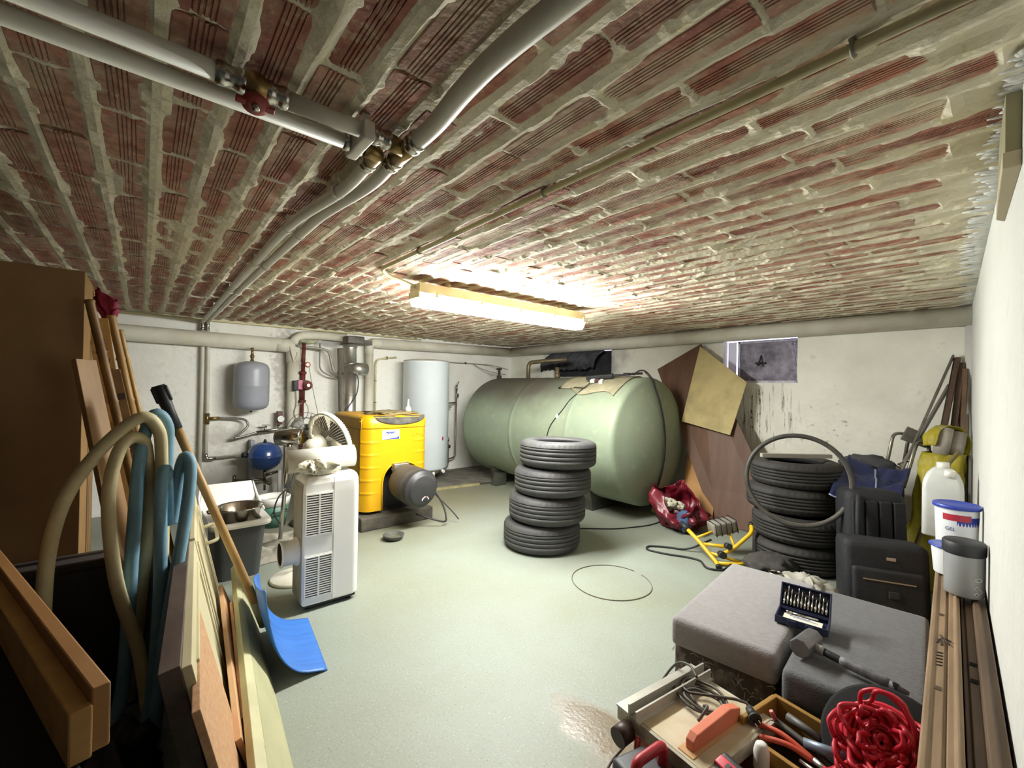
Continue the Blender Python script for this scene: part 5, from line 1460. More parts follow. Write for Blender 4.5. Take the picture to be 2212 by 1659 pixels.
# beige junction box high on the side wall
jb = thing('junction_box', 'beige box fixed high on the side wall under the ceiling', 'box', (1.8, wall_c(1.8), 1.87))
JX = Matrix(((cd, -sd_, 0, 1.62), (sd_, cd, 0, wall_c(1.62)), (0, 0, 1, 0), (0, 0, 0, 1)))
obj('cover', MB().prism([(-.12, 0), (-.12, .026), (.12, .022), (.30, .016), (.33, .0)], 1.905, 2.04, JX), mat('box_khaki', '8f8766', '857d5f', 4, .6), jb, True, .002)
obj('base_rim', MB().prism([(-.125, 0), (-.125, .030), (.12, .025), (.303, .019), (.335, 0)], 1.868, 1.905, JX), mat('box_tan', 'b5a98c', rough=.6), jb, True, .002)

# ================================================================== OTTOMANS AND WHAT LIES ON THEM
def ottoman(label, c, sx, sy, h, lidh, m_lid, m_body, ang):
    t = thing('ottoman', label, 'ottoman', (c[0], c[1], 0), R(ang), 'grey ottomans in front')
    obj('cushion', MB().box((0, 0, h - lidh / 2), (sx, sy, lidh), None, .028), m_lid, t)
    obj('body', MB().box((.01, 0, (h - lidh) / 2 + .01), (sx - .03, sy - .02, h - lidh + .02), None, .012), m_body, t)
    for a in (-1, 1):
        for b_ in (-1, 1):
            obj('foot', MB().box((a * (sx / 2 - .06), b_ * (sy / 2 - .05), .008), (.05, .05, .016)), M_black, t)
    return t
M_ott = mat('grey_felt', '8f8b8b', '858181', 40, .95, bump=.35, bscale=160, sheen=.3)
M_ott2 = mat('grey_felt_dark', '5c5c5e', '515154', 40, .95, bump=.35, bscale=160, sheen=.2)
M_scr = mat('scratched_felt', '4f4842', '8b857c', 14, .95, bump=.6, bscale=40, lo=.5, hi=.72, stretch=(1, 1, .7))
o1 = ottoman('light grey felt ottoman with cat-scratched sides, nearer the middle of the room', (2.095, .806), .80, .385, .42, .115, M_ott, M_scr, 6.8)
o2 = ottoman('darker grey felt ottoman beside the planks', (2.125, .407), .86, .368, .405, .12, M_ott2, mat('dark_felt', '2c2a29', '3a3735', 20, .95), 6.2)
fz = MB()
rr = random.Random(5)
for k in range(140):     # frayed threads on the scratched sides
    x = -.385 - .004; y = rr.uniform(-.18, .18); z_ = rr.uniform(.05, .30)
    if k % 3 == 0: p0 = Vector((rr.uniform(-.38, .3), .19, z_)); d_ = Vector((rr.uniform(-.02, .02), .008, rr.uniform(-.03, .02)))
    else: p0 = Vector((x, y, z_)); d_ = Vector((-.010, rr.uniform(-.03, .03), rr.uniform(-.03, .02)))
    fz.tube([p0, p0 + d_ * .6 + Vector((0, 0, .008)), p0 + d_], .0012, 4)
fo = obj('frayed_threads', fz, mat('thread_grey', 'a39d93', rough=.9), o1); fo['kind'] = 'stuff'

# open bit case
M_cs = mat('case_navy', '1d2440', '252c4a', 8, .45)
bc = thing('bit_case', 'small open navy case of screwdriver bits lying on the ottomans', 'tool case', (2.10, .60, .42))
CX = frame_m((2.089, .592, .425), (.174, -.985, 0), (.985, .174, 0))   # x to the right, y away
LX = CX @ Matrix.Translation((0, .012, .006)) @ Matrix.Rotation(R(58), 4, 'X') @ Matrix.Translation((0, -.012, 0))   # the lid, raised
def tray(y0, y1, h, parent, nm, CX):
    t_ = MB()
    t_.box((0, (y0 + y1) / 2, .003), (.175, y1 - y0, .006), CX)
    for x in (-.085, .085): t_.box((x, (y0 + y1) / 2, h / 2), (.006, y1 - y0, h), CX)
    for y in (y0 + .003, y1 - .003): t_.box((0, y, h / 2), (.17, .006, h), CX)
    for x in (-.03, .03): t_.box((x, y0 - .004, h * .5), (.03, .008, h * .8), CX)
    return obj(nm, t_, M_cs, parent, True, .002)
tr1 = tray(-.115, .0, .028, bc, 'base_tray', CX)
tr2 = tray(.012, .118, .026, bc, 'lid_tray', LX)
obj('hinge', MB().cyl(CX @ Vector((-.07, .006, .012)), CX @ Vector((.07, .006, .012)), .006, n=8), M_cs, bc, True)
obj('label_card', MB().box((0, -.062, .0125), (.13, .055, .002), CX), mat('card_cream', 'd8d4c0', rough=.7), bc, True)
obj('card_print', MB().box((-.01, -.045, .0139), (.07, .004, .0006), CX).box((.01, -.055, .0139), (.08, .003, .0006), CX), M_ink, bc, True)
obj('bit_rack', MB().box((0, .045, .012), (.16, .010, .014), LX).box((0, .085, .012), (.16, .010, .014), LX), M_black, bc, True)
for k in range(13):
    x = -.073 + .0121 * k
    ln_ = .055 + .018 * ((k * 5) % 3)
    p0 = LX @ Vector((x, .030, .022)); p1 = LX @ Vector((x + .002, .030 + ln_, .022))
    bit = MB().cyl(p0, p0 + (p1 - p0) * .45, .0042, n=6).cyl(p0 + (p1 - p0) * .45, p1, .0028, .0012, 6)
    o = solo('screwdriver_bit', bit, M_chrome, 'steel bit held in the rack of the open navy case', 'bit', 'bits in the navy case')
bit = MB().cyl(CX @ Vector((-.05, -.03, .018)), CX @ Vector((.05, -.028, .018)), .0045, n=8).cyl(CX @ Vector((-.06, -.03, .018)), CX @ Vector((-.04, -.03, .018)), .007, n=8)
solo('bit_holder', bit, M_chrome, 'long steel bit holder lying above the card in the navy case', 'bit holder')

# club hammer
hm = thing('sledgehammer', 'short sledgehammer with a grey and black handle lying on the darker ottoman', 'hammer', (1.86, .42, .42))
HX = frame_m((1.845, .515, .447), (-.08, -1, 0), (1, -.08, 0))    # x along the handle
oc = [(.032 * math.cos(PI / 8 + PI / 4 * k) * 1.05, .032 * math.sin(PI / 8 + PI / 4 * k) * 1.05) for k in range(8)]
obj('head', MB().prism(oc, -.062, .062, HX @ Matrix.Rotation(R(90), 4, 'X')), mat('forged_steel', '6b6a6c', '7d7c7d', 12, .4, .6), hm, True, .004)
obj('handle', MB().tube([HX @ Vector((0.017, 0, 0)), HX @ Vector((0.0765, 0, -.008)), HX @ Vector((0.17, .0, -.014)), HX @ Vector((0.255, 0, -.018))], [.012, .013, .013, .012], 12), M_rubber, hm, True)
obj('collar', MB().cyl(HX @ Vector((0.0255, 0, -.003)), HX @ Vector((0.05525, 0, -.006)), .016, n=12), mat('collar_grey', '8d8c8b', rough=.5), hm, True)
obj('grip', MB().tube([HX @ Vector((0.102, 0, -.010)), HX @ Vector((0.119, 0, -.011)), HX @ Vector((0.221, 0, -.017)), HX @ Vector((0.2338, 0, -.018))], [.014, .0165, .0165, .014], 12), mat('grip_grey', '4b4b4f', '77777a', 30, .6), hm, True)
obj('butt', MB().tube([HX @ Vector((0.2338, 0, -.018)), HX @ Vector((0.2805, 0, -.021))], [.0145, .006], 12), mat('butt_grey', '55555a', rough=.6), hm, True)

# ================================================================== TABLE SAW
M_table = mat('dusty_alloy', 'b3a486', 'c8bda4', 7, .6, .2)
ts = thing('table_saw', 'small bench table saw with an orange guard and red base in the foreground', 'table saw', (1.40, .70, 0))
SX = frame_m((1.395, .70, .29), (-.12, -1, 0), (1, -.12, 0))      # x to the right in the photo, y away
obj('table', MB().box((0, 0, 0), (.30, .36, .02), SX), M_table, ts, True, .003)
obj('table_rim', MB().box((0, -.185, -.012), (.31, .012, .04), SX).box((-.155, 0, -.012), (.012, .37, .04), SX).box((0, .185, -.012), (.31, .012, .04), SX).box((.155, 0, -.012), (.012, .37, .04), SX), mat('rim_alloy', 'cfcab8', '9d9686', 8, .5, .3), ts, True)
M_fence = mat('fence_alloy', 'c7c6bd', 'aeaca2', 5, .4, .5)
obj('fence', MB().box((-.125, .0, .018), (.055, .40, .006), SX).box((-.10, 0, .034), (.006, .40, .034), SX), M_fence, ts, True)
obj('fence', MB().box((-.072, .0, .026), (.006, .40, .034), SX).box((-.066, 0, .012), (.014, .40, .005), SX), M_fence, ts, True)
obj('base', MB().box((0, 0, -.155), (.26, .30, .26), SX, .02), mat('saw_red', '9c2f22', '83281e', 6, .5), ts, True)
for a in (-1, 1):
    for b_ in (-1, 1):
        obj('foot', MB().box((a * .10, b_ * .12, -.282), (.05, .05, .016), SX), M_black, ts, True)
obj('blade_guard', MB().prism([(-.13, .012), (.115, .012), (.115, .048), (.06, .066), (-.11, .056), (-.13, .04)], -.014, .014, SX @ Matrix.Translation((.085, -.02, 0)) @ Matrix(((0, 0, 1, 0), (1, 0, 0, 0), (0, 1, 0, 0), (0, 0, 0, 1)))), mat('guard_orange', 'dd8468', 'd2775a', 6, .5), ts, True, .003)
obj('blade_insert', MB().box((.085, -.03, .0112), (.05, .28, .002), SX), mat('insert_orange', 'c79a6a', rough=.6), ts, True)
obj('fence_knob', MB().cyl(SX @ Vector((-.10, -.20, -.03)), SX @ Vector((-.10, -.25, -.035)), .03, n=14), mat('knob_brown', '3d2a22', rough=.5), ts, True)
obj('lever', MB().tube(bent([SX @ Vector((-.06, -.2, -.03)), SX @ Vector((-.05, -.23, -.1)), SX @ Vector((-.03, -.21, -.13)), SX @ Vector((-.02, -.2, -.05))], .02), .008, 8), mat('lever_red', 'a8392a', rough=.5), ts, True)
cdm = MB()
coil = []
for k in range(90):
    a = 2 * PI * k / 24
    coil.append(SX @ Vector((-.005 + .075 * math.cos(a) * (1 + .12 * math.sin(k * .21)) + .02 * math.sin(k * .13), .06 + .055 * math.sin(a) + .02 * math.sin(k * .09), .018 + .0028 * (k // 12) + .003 * math.sin(k))))
coil += [SX @ Vector(p) for p in ((.06, .13, .04), (.09, .145, .04), (.11, .135, .034))]
cdm.tube(smooth_path([SX @ Vector(p) for p in ((-.06, .10, .055), (-.11, .13, .06), (-.17, .13, .03), (-.20, .06, -.06), (-.22, -.05, -.2), (-.24, -.13, -.27), (-.20, -.21, -.28), (-.12, -.2, -.24))] ), .0045, 8)
cdm.tube(coil, .0048, 8)
cdm.tube(smooth_path([SX @ Vector(p) for p in ((.02, .02, .035), (.05, -.01, .06), (.045, -.05, .03))]), .0048, 8)
obj('mains_lead', cdm, mat('grey_lead', '4c4740', rough=.6), ts, True)
obj('plug', MB().cyl(SX @ Vector((.105, .135, .034)), SX @ Vector((.135, .110, .034)), .012, .015, 14).cyl(SX @ Vector((.135, .110, .034)), SX @ Vector((.142, .104, .034)), .019, n=14), M_rubber, ts, True)
obj('plug_pins', MB().cyl(SX @ Vector((.141, .111, .038)), SX @ Vector((.160, .096, .038)), .0024, n=8).cyl(SX @ Vector((.137, .100, .030)), SX @ Vector((.156, .085, .030)), .0024, n=8), M_chrome, ts, True)

# ================================================================== WOODEN TOOL TRAY AND ITS TOOLS
M_tray = mat('ochre_wood', '8f6a2c', 'a87f3a', 6, .6, stretch=(1, 1, .5))
tt = thing('tool_tray', 'ochre wooden tool box full of hand tools in the foreground', 'tool box', (1.50, .40, 0))
TX = frame_m((1.535, .405, 0), (-.15, -.99, 0), (.99, -.15, 0))
for nm, c_, d_ in (('side', (0, .105, .16), (.34, .016, .32)), ('side', (0, -.105, .145), (.34, .016, .29)), ('end', (-.165, 0, .16), (.016, .2, .32)), ('end', (.165, 0, .15), (.016, .2, .30)), ('bottom', (0, 0, .012), (.33, .2, .018))):
    obj(nm, MB().box(c_, d_, TX), M_tray, tt, True, .003)
obj('lining', MB().box((0, 0, .10), (.31, .19, .16), TX), mat('box_dark', '2a211a', rough=.9), tt, True)
def hand_tool(nm, label, parts, cat='tool'):
    t = thing(nm, label, cat, parts[0][0][0])
    for (pts, r_, m_, pn) in parts: obj(pn, MB().tube(smooth_path(pts) if len(pts) > 2 else pts, r_, 10), m_, t, True)
    return t
tp = lambda x, y, z_: TX @ Vector((x, y, z_))
M_og = mat('orange_grip', 'c8553a', 'b84a32', 8, .5)
hand_tool('pliers', 'pliers with orange handles lying in the ochre tool box', [([tp(-.15, -.06, .30), tp(-.07, -.05, .315), tp(.02, -.05, .30)], [.008] * 13, M_og, 'handle'), ([tp(-.11, -.09, .295), tp(-.04, -.07, .31), tp(.02, -.055, .30)], [.008] * 13, M_og, 'handle'), ([tp(.02, -.052, .30), tp(.09, -.045, .285)], [.012, .005], M_steel, 'jaw')], 'pliers')
hand_tool('screwdriver', 'screwdriver with a grey handle pointing into the ochre tool box', [([tp(-.10, .05, .31), tp(.0, .045, .305)], [.012, .011], mat('dark_grip', '4b4a48', '5c5a56', 20, .5), 'handle'), ([tp(.0, .045, .305), tp(.11, .03, .29)], [.004, .003], M_chrome, 'shaft')], 'screwdriver')
hand_tool('shears', 'shears with grey blades and a pink grip in the ochre tool box', [([tp(-.125, .0, .33), tp(-.115, .01, .30)], [.006, .008], mat('pink_grip', 'b8585a', rough=.5), 'grip'), ([tp(-.115, .01, .30), tp(-.02, .0, .295), tp(.06, -.01, .28)], [.010] * 13, M_old, 'blade')], 'shears')
hand_tool('wire_loop', 'loop of orange wire over the ochre tool box', [([tp(.03, .04, .30), tp(.05, .02, .35), tp(.09, .03, .345), tp(.10, .06, .31)], [.0028] * 19, mat('orange_wire', 'c07c34', rough=.5), 'wire'), ([tp(.045, .03, .30), tp(.065, .01, .345), tp(.105, .02, .34), tp(.12, .05, .31)], [.0028] * 19, mat('orange_wire', 'c07c34'), 'wire')], 'wire')
hand_tool('caulking_gun', 'dull blue-grey metal tool lying across the ochre tool box', [([tp(-.02, -.02, .31), tp(.09, .02, .32)], [.014, .016], mat('slate_metal', '5f6c78', '748290', 8, .4, .3), 'barrel'), ([tp(.08, .015, .32), tp(.10, .05, .335)], [.02, .014], mat('slate_metal', '5f6c78'), 'head')], 'tool')
hand_tool('spanner', 'small steel spanner among the orange pliers', [([tp(.0, -.085, .30), tp(.10, -.08, .29)], [.006, .006], M_chrome, 'shaft'), ([tp(.10, -.08, .29), tp(.13, -.078, .288)], [.011, .011], M_chrome, 'jaw')], 'spanner')

# red cable reel
cr = thing('cable_reel', 'black reel heaped with red cord beside the tool box', 'cable reel', (1.55, .245, .31))
RXm = axis_m((1.545, .25, .405), Vector((-.74, .02, .60)), (0, -1, 0))
obj('flange', MB().lathe([(0, -.085), (.150, -.085), (.158, -.080), (.158, -.072), (.150, -.068), (0, -.068)], 48, RXm), mat('reel_black', '121113', rough=.9), cr, True)
obj('hub', MB().lathe([(0, .0), (.035, .02), (.038, .004), (.038, .008), (.035, .01), (0, .01)], 40, RXm), M_black, cr, True)
obj('core', MB().lathe([(.05, -.07), (.04, .02)], 28, RXm), M_black, cr, True)
M_red = mat('red_cord', 'b5182c', 'c4263a', 10, .45)
cord = MB()
rr = random.Random(11)
def wound(turns, r0, r1, z0, z1, jit, n=26):
    pts = []
    for k in range(int(turns * n)):
        a = 2 * PI * k / n
        f_ = k / (turns * n)
        w = abs((f_ * 5) % 2 - 1)
        r_ = r0 + (r1 - r0) * f_ + jit * noise.noise(Vector((k * .13, 1, 0)))
        pts.append(RXm @ Vector((r_ * math.cos(a), r_ * math.sin(a), z0 + (z1 - z0) * w + jit * noise.noise(Vector((k * .11, 5, 0))))))
    return pts
cord.tube(wound(28, .055, .098, -.055, .02, .007), .0062, 6)
cord.tube(wound(22, .008, .088, .012, .036, .012), .0062, 6)
obj('wound_cord', cord, M_red, cr, True)
lp = MB()
for k in range(26):
    a0 = rr.uniform(0, 2 * PI); r_ = rr.uniform(.02, .085); z0 = rr.uniform(-.02, .045)
    pts = []
    for j in range(9):
        a = a0 + (j - 4) * rr.uniform(.14, .22)
        pts.append(RXm @ Vector(((r_ + .030 * math.sin(PI * j / 8) * rr.uniform(.6, 1.1)) * math.cos(a), (r_ + .03 * math.sin(PI * j / 8)) * math.sin(a), z0 + .05 * math.sin(PI * j / 8 * rr.uniform(.8, 1.2)))))
    lp.tube(smooth_path(pts, 4), .0060, 6)
obj('loose_loops', lp, M_red, cr, True)
lp2 = MB()
for k in range(10):
    cx_, cy_ = 1.44 + rr.uniform(-.05, .04), .26 + rr.uniform(-.05, .05)
    a0 = rr.uniform(0, 6)
    lp2.tube([(cx_ + (.06 + .02 * math.sin(3 * a + k)) * math.cos(a + a0), cy_ + .05 * math.sin(a + a0), .335 + .014 * (k % 4) + .02 * math.sin(2 * a + k)) for a in [2 * PI * j / 28 for j in range(28)]], .006, 6, closed=True)
obj('spilled_loops', lp2, M_red, cr, True)

# black power-tool case with red handle, drill, spray bottle at the very front
M_case = mat('case_anthracite', '2b2c31', '35363b', 9, .5)
kc = thing('tool_case', 'anthracite tool case with a red carrying handle at the bottom edge of the photo', 'tool case', (1.10, .62, 0))
KX = frame_m((1.09, .625, .14), (-.25, -.95, 0), (.95, -.25, 0))
obj('shell', MB().box((0, 0, 0), (.30, .13, .27), KX, .02), M_case, kc, True)
obj('handle', MB().tube(bent([KX @ Vector((-.07, .055, .12)), KX @ Vector((-.068, .06, .19)), KX @ Vector((-.05, -.06, .19)), KX @ Vector((-.05, -.055, .12))], .025), .014, 10), mat('handle_red', 'b02430', 'a01e2a', 6, .45), kc, True)
obj('latch', MB().box((.03, .02, .138), (.04, .05, .012), KX, .004).cyl(KX @ Vector((.0, .05, .13)), KX @ Vector((0, .05, .155)), .008, n=8), M_black, kc, True)
dr = thing('cordless_drill', 'black cordless drill with a red battery catch beside the tool case', 'drill', (1.27, .52, 0))
DX = frame_m((1.27, .525, .20), (-.3, -.95, 0), (.95, -.3, .35))
obj('grip', MB().box((0, -.01, -.05), (.07, .09, .20), DX, .02), M_case, dr, True)
obj('battery', MB().box((0, 0, .075), (.09, .11, .06), DX, .012), M_black, dr, True)
obj('catch', MB().box((-.005, .02, .108), (.062, .03, .012), DX, .005), mat('catch_red', 'd23a4a', rough=.4), dr, True)
obj('catch_mark', MB().box((0, .02, .1145), (.012, .014, .003), DX), M_black, dr, True)
obj('motor_body', MB().cyl(DX @ Vector((0, -.09, -.10)), DX @ Vector((0, .10, -.10)), .04, .034, 18), M_case, dr, True)
obj('foot_pad', MB().box((1.27, .525, .03), (.10, .10, .06), None, .01), M_black, dr, True)
sb_ = thing('spray_bottle', 'clear spray bottle with a white nozzle cap beside the tool box', 'bottle', (1.40, .50, 0))
obj('bottle', MB().lathe([(0, 0), (.035, 0), (.038, .008), (.038, .16), (.034, .20), (.022, .235), (.016, .25), (0, .25)], 28), mat('clear_plastic', 'b9bcbc', rough=.15, trans=.55), sb_)
obj('liquid', MB().lathe([(0, .003), (.0345, .003), (.0345, .10), (0, .10)], 24), mat('pale_liquid', 'a9adab', rough=.2, trans=.4), sb_)
obj('cap', MB().lathe([(.019, .245), (.021, .25), (.021, .30), (.016, .32), (.010, .325), (0, .325)], 20, fn=lambda k, j, r_, z_: (r_ - (.001 if k % 2 else 0), z_)), M_white, sb_)

# thin wire hoop lying on the floor
hp = MB().tube([(2.53 + .275 * math.cos(a) * (1 + .03 * math.sin(2 * a)), 1.885 + .275 * math.sin(a), .004) for a in [2 * PI * k / 72 for k in range(70)]], .0028, 6)
solo('wire_hoop', hp, mat('hoop_brown', '6e6654', rough=.6), 'thin wire bent into a hoop lying on the open floor', 'wire')

# ================================================================== LEFT SIDE: CABINET, LATHS, HOSES
M_card = mat('brown_board', 'a8845a', '96744c', 2.5, .65)
wd = thing('tall_cabinet', 'tall plain brown cabinet in the dark left corner', 'cabinet', (-.62, 2.9, 0))
obj('front_panel', MB().box((-.72, 2.56, .90), (1.06, .02, 1.80)), M_card, wd, True, .002)
obj('side_panel', MB().box((-.20, 2.86, .90), (.02, .58, 1.80)), mat('side_board', '9d7a48', '8f6d40', 2.5, .6), wd, True, .002)
obj('top_panel', MB().box((-.72, 2.86, 1.79), (1.02, .58, .02)), M_card, wd, True)
obj('back_panel', MB().box((-.72, 3.14, .9), (1.06, .02, 1.78)), M_card, wd, True)
M_bam = mat('bamboo', 'a5814a', '8d6a38', 8, .5, stretch=(3, 3, .6))
def lath(name, label, top, bot, w_, t_, m_, round_=False, cat='lath'):
    a, b_ = Vector(top), Vector(bot)
    t = thing(name, label, cat, tuple(b_), 0, 'laths leaning on the tall cabinet')
    if round_:
        n = 9; pts = []; rr_ = []
        for k in range(n):
            f_ = k / (n - 1); p = b_ + (a - b_) * f_
            for d_, q in ((-.008, .94), (0, 1.12), (.008, .94)):
                pts.append(p + (a - b_).normalized() * d_); rr_.append(w_ * q)
        obj('stem', MB().tube(pts, rr_, 14), m_, t, True)
    else:
        M = axis_m(b_, a - b_, (0, 1, 0)); ln_ = (a - b_).length
        obj('strip', MB().box((0, 0, ln_ / 2), (t_, w_, ln_), M), m_, t, True, .002)
    return t
lath('bamboo_pole', 'brown bamboo pole leaning on the cabinet edge, leftmost of the poles', (-.172, 2.50, 1.67), (.145, 2.50, .02), .017, 0, mat('bamboo_dark', '8a6636', '6e4f2a', 9, .5), True, 'pole')
t = lath('carved_lath', 'broad pale lath with carved marks leaning between the bamboo poles', (-.168, 2.86, 1.64), (.05, 2.86, .01), .075, .02, M_bam)
mk = MB()
for k in range(5):
    p = Vector((-.168 + .013 + .017 * k * .6, 2.845, 1.57 - .045 * k))
    mk.tube([p + Vector((.003, -.02, 0)), p + Vector((.005, .0, .012)), p + Vector((.003, .02, -.006))], .004, 5)
obj('carving', mk, mat('carved_dark', '6b4c28', rough=.7), t, True)
lath('bamboo_pole', 'light bamboo pole leaning on the cabinet under the pink cloth', (-.122, 2.92, 1.66), (.18, 2.92, .02), .018, 0, M_bam, True, 'pole')
lath('bamboo_pole', 'thin bamboo pole leaning outermost against the white back wall', (-.09, 3.02, 1.60), (.22, 2.98, .02), .012, 0, mat('bamboo_pale', 'b3945c', '98773f', 8, .5), True, 'pole')
t = lath('notched_lath', 'dark lath with pegs across it leaning in front of the light bamboo pole', (-.10, 2.82, 1.40), (.16, 2.82, .02), .035, .025, mat('lath_brown', '7b5a32', '64482a', 8, .6))
for k in range(3):
    p = Vector((-.085 + .030 * k, 2.82, 1.27 - .12 * k))
    obj('peg', MB().box(tuple(p), (.05, .07, .03), Matrix.Translation(p) @ Matrix.Rotation(R(-11), 4, 'Y') @ Matrix.Translation(-p)), mat('peg_dark', '3a2a1c', rough=.7), t, True)
board('pine_board', 'pale pine board leaning low against the cabinet front edge', [(-.20, 2.40, 1.43), (-.01, 2.30, .30), (.055, 2.38, .30), (-.145, 2.47, 1.43)], .02, mat('pale_pine', 'a07b4c', '8e6a3e', 5, .6, stretch=(3, 3, .5)))
pkc = MB()
def pinkf(u, v):
    s = noise.noise(Vector((u * 4, v * 4, 3)))
    return (-.185 + .085 * u + .02 * s, 2.93 - .02 * u + .03 * s + .06 * v, 1.80 - .13 * v * (.4 + .6 * math.sin(u * PI)) - .06 * u + .012 * s)
pkc.sheet(pinkf, 14, 14, .003)
solo('pink_cloth', pkc, mat('magenta_cloth', '8d2446', '74193a', 8, .8), 'magenta cloth draped over the tops of the bamboo poles', 'cloth')
solo('pale_sheet', MB().quadslab([(-.78, 2.44, 1.52), (-.74, 2.36, .82), (-.385, 2.36, .82), (-.405, 2.44, 1.52)], .006), mat('pale_grey_sheet', '8d9399', 'b0aea6', 4, .7), 'pale blue-grey sheet leaning on the tall cabinet at the left edge', 'sheet', auto=.001)

def hose(path, r, m, pitch=.0075):
    P = smooth_path(path, 10)
    # resample by length and corrugate
    L_ = [0]
    for i in range(1, len(P)): L_.append(L_[-1] + (P[i] - P[i - 1]).length)
    n = int(L_[-1] / pitch) * 2; pts = []; rr_ = []; j = 0
    for k in range(n + 1):
        s = L_[-1] * k / n
        while j < len(L_) - 2 and L_[j + 1] < s: j += 1
        f_ = (s - L_[j]) / max(1e-9, L_[j + 1] - L_[j])
        pts.append(P[j].lerp(P[j + 1], f_)); rr_.append(r if k % 2 else r * .93)
    return MB().tube(pts, rr_, 12)
M_hb = mat('hose_beige', 'd2c69e', 'c2b58c', 10, .55)
M_hbl = mat('hose_blue', '7ba3b6', '6b93a8', 12, .55)
hz = thing('corrugated_hose', 'beige corrugated hose standing up in two tall loops', 'hose', (-.1, 2.2, 0))
obj('loop', hose([(-.10, 2.05, .03), (-.22, 2.10, .18), (-.245, 2.18, .62), (-.213, 2.2, .89), (-.122, 2.2, 1.08), (-.008, 2.2, 1.205), (.05, 2.22, 1.16), (.065, 2.25, 1.02), (.075, 2.3, .6), (.05, 2.35, .06)], .0225, M_hb), M_hb, hz, True)
obj('loop', hose([(.06, 2.06, .03), (.035, 2.12, .14), (.008, 2.16, .33), (-.06, 2.18, .6), (-.088, 2.2, .90), (-.062, 2.2, 1.085), (-.012, 2.22, 1.13), (.02, 2.26, 1.05), (.025, 2.3, .7), (-.02, 2.34, .06)], .0225, M_hb), M_hb, hz, True)
hq = thing('corrugated_hose', 'blue corrugated hose bent into upright loops beside the cream door', 'hose', (.03, 2.3, 0))
obj('loop', hose([(-.08, 2.12, .03), (-.035, 2.2, .2), (-.02, 2.24, .65), (-.004, 2.24, 1.02), (.014, 2.25, 1.15), (.042, 2.26, 1.215), (.075, 2.27, 1.18), (.084, 2.3, 1.08), (.07, 2.34, .7), (.04, 2.38, .05)], .0235, M_hbl), M_hbl, hq, True)
obj('loop', hose([(.02, 2.08, .03), (.05, 2.12, .2), (.066, 2.16, .55), (.062, 2.18, .9), (.072, 2.19, 1.0), (.084, 2.21, .95), (.10, 2.24, .78), (.118, 2.22, .96), (.137, 2.2, 1.045), (.155, 2.18, .99), (.135, 2.14, .78), (.085, 2.08, .42), (.05, 2.0, .05)], .0225, M_hbl), M_hbl, hq, True)

# ================================================================== LEANING PANELS ON THE LEFT
M_creamp = mat('cream_paint', 'cfc7a4', 'c2b994', 3, .55)
board('dark_board', 'dark wood board standing on edge behind the cream door', [(.246, 3.30, .655), (.083, 1.335, .655), (.213, 1.335, .0), (.372, 3.30, .0)], .045, mat('dark_wood', '4a3c36', '5e4f47', 7, .6, stretch=(3, 1, 3)))
dpn = thing('cupboard_door', 'cream painted cupboard door with a bow handle leaning in the stack of panels', 'door panel', (.3, 2.0, 0))
cdA, cdB, cdC, cdD = Vector((.262, 3.32, .65)), Vector((.106, 1.335, .65)), Vector((.246, 1.335, .0)), Vector((.402, 3.32, 0))
obj('leaf', MB().quadslab([cdA, cdB, cdC, cdD], .022), M_creamp, dpn, True, .002)
cn = (cdB - cdA).cross(cdD - cdA).normalized()
def on_door(u, v, h=0): return cdA.lerp(cdB, u).lerp(cdD.lerp(cdC, u), v) + cn * h
if (on_door(.5, .5, .1) - on_door(.5, .5)).x < 0: cn = -cn
def door_strip(u0, v0, u1, v1, w_=.018):
    a, b_ = on_door(u0, v0), on_door(u1, v1)
    M = frame_m((a + b_) / 2, b_ - a, cn.cross(b_ - a))
    return ((0, 0, 0), ((b_ - a).length, w_, .014), M)
for rc in ((.05, .08, .42, .92), (.56, .08, .95, .92)):
    mo = MB()
    for s in ((rc[0], rc[1], rc[2], rc[1]), (rc[0], rc[3], rc[2], rc[3]), (rc[0], rc[1], rc[0], rc[3]), (rc[2], rc[1], rc[2], rc[3])): mo.box(*door_strip(*s))
    obj('moulding', mo, M_creamp, dpn, True, .002)
hy = [on_door(.05, .28, 0), on_door(.05, .28, .065), on_door(.20, .30, .065), on_door(.20, .30, 0)]
obj('handle', MB().tube(bent(hy, .03), .010, 10), mat('handle_cream', 'd6cfb0', rough=.45), dpn, True)
board('chipboard_panel', 'bare chipboard panel leaning in front of the cream door', [(.158, 1.76, .60), (.115, 1.22, .60), (.262, 1.22, .0), (.308, 1.76, .0)], .018, mat('chipboard', 'b58a62', 'c9a07a', 60, .8))
M_brnp = mat('pine_brown', 'cb9d74', 'd8ad84', 9, .6, stretch=(1, .4, 1))
board('pine_plank', 'orange-brown plank on edge in front of the cream door', [(.362, 2.92, .215), (.262, 1.62, .215), (.338, 1.62, .0), (.442, 2.92, 0)], .02, M_brnp)
board('pine_plank', 'shorter orange-brown plank lying on the outer side of the first', [(.385, 2.72, .19), (.292, 1.75, .19), (.358, 1.75, .0), (.452, 2.72, 0)], .014, mat('pine_brown2', 'd2a67c', 'bd9168', 9, .6))
M_grn = mat('grey_green_wood', 'b9b790', 'a9a782', 7, .65, stretch=(1, .5, 1))
gpl = thing('painted_plank', 'grey-green painted plank leaning outermost on the floor by the shovel', 'plank', (.45, 2.3, 0))
obj('plank', MB().quadslab([(.475, 3.12, .20), (.298, 1.35, .20), (.405, 1.35, 0), (.545, 3.12, 0)], .022), M_grn, gpl, True, .002)
obj('edge_strip', MB().quadslab([(.452, 3.16, .225), (.262, 1.35, .225), (.296, 1.35, .205), (.476, 3.16, .205)], .03), mat('grey_green_edge', 'c3c098', 'b3b08a', 7, .65), gpl, True, .002)
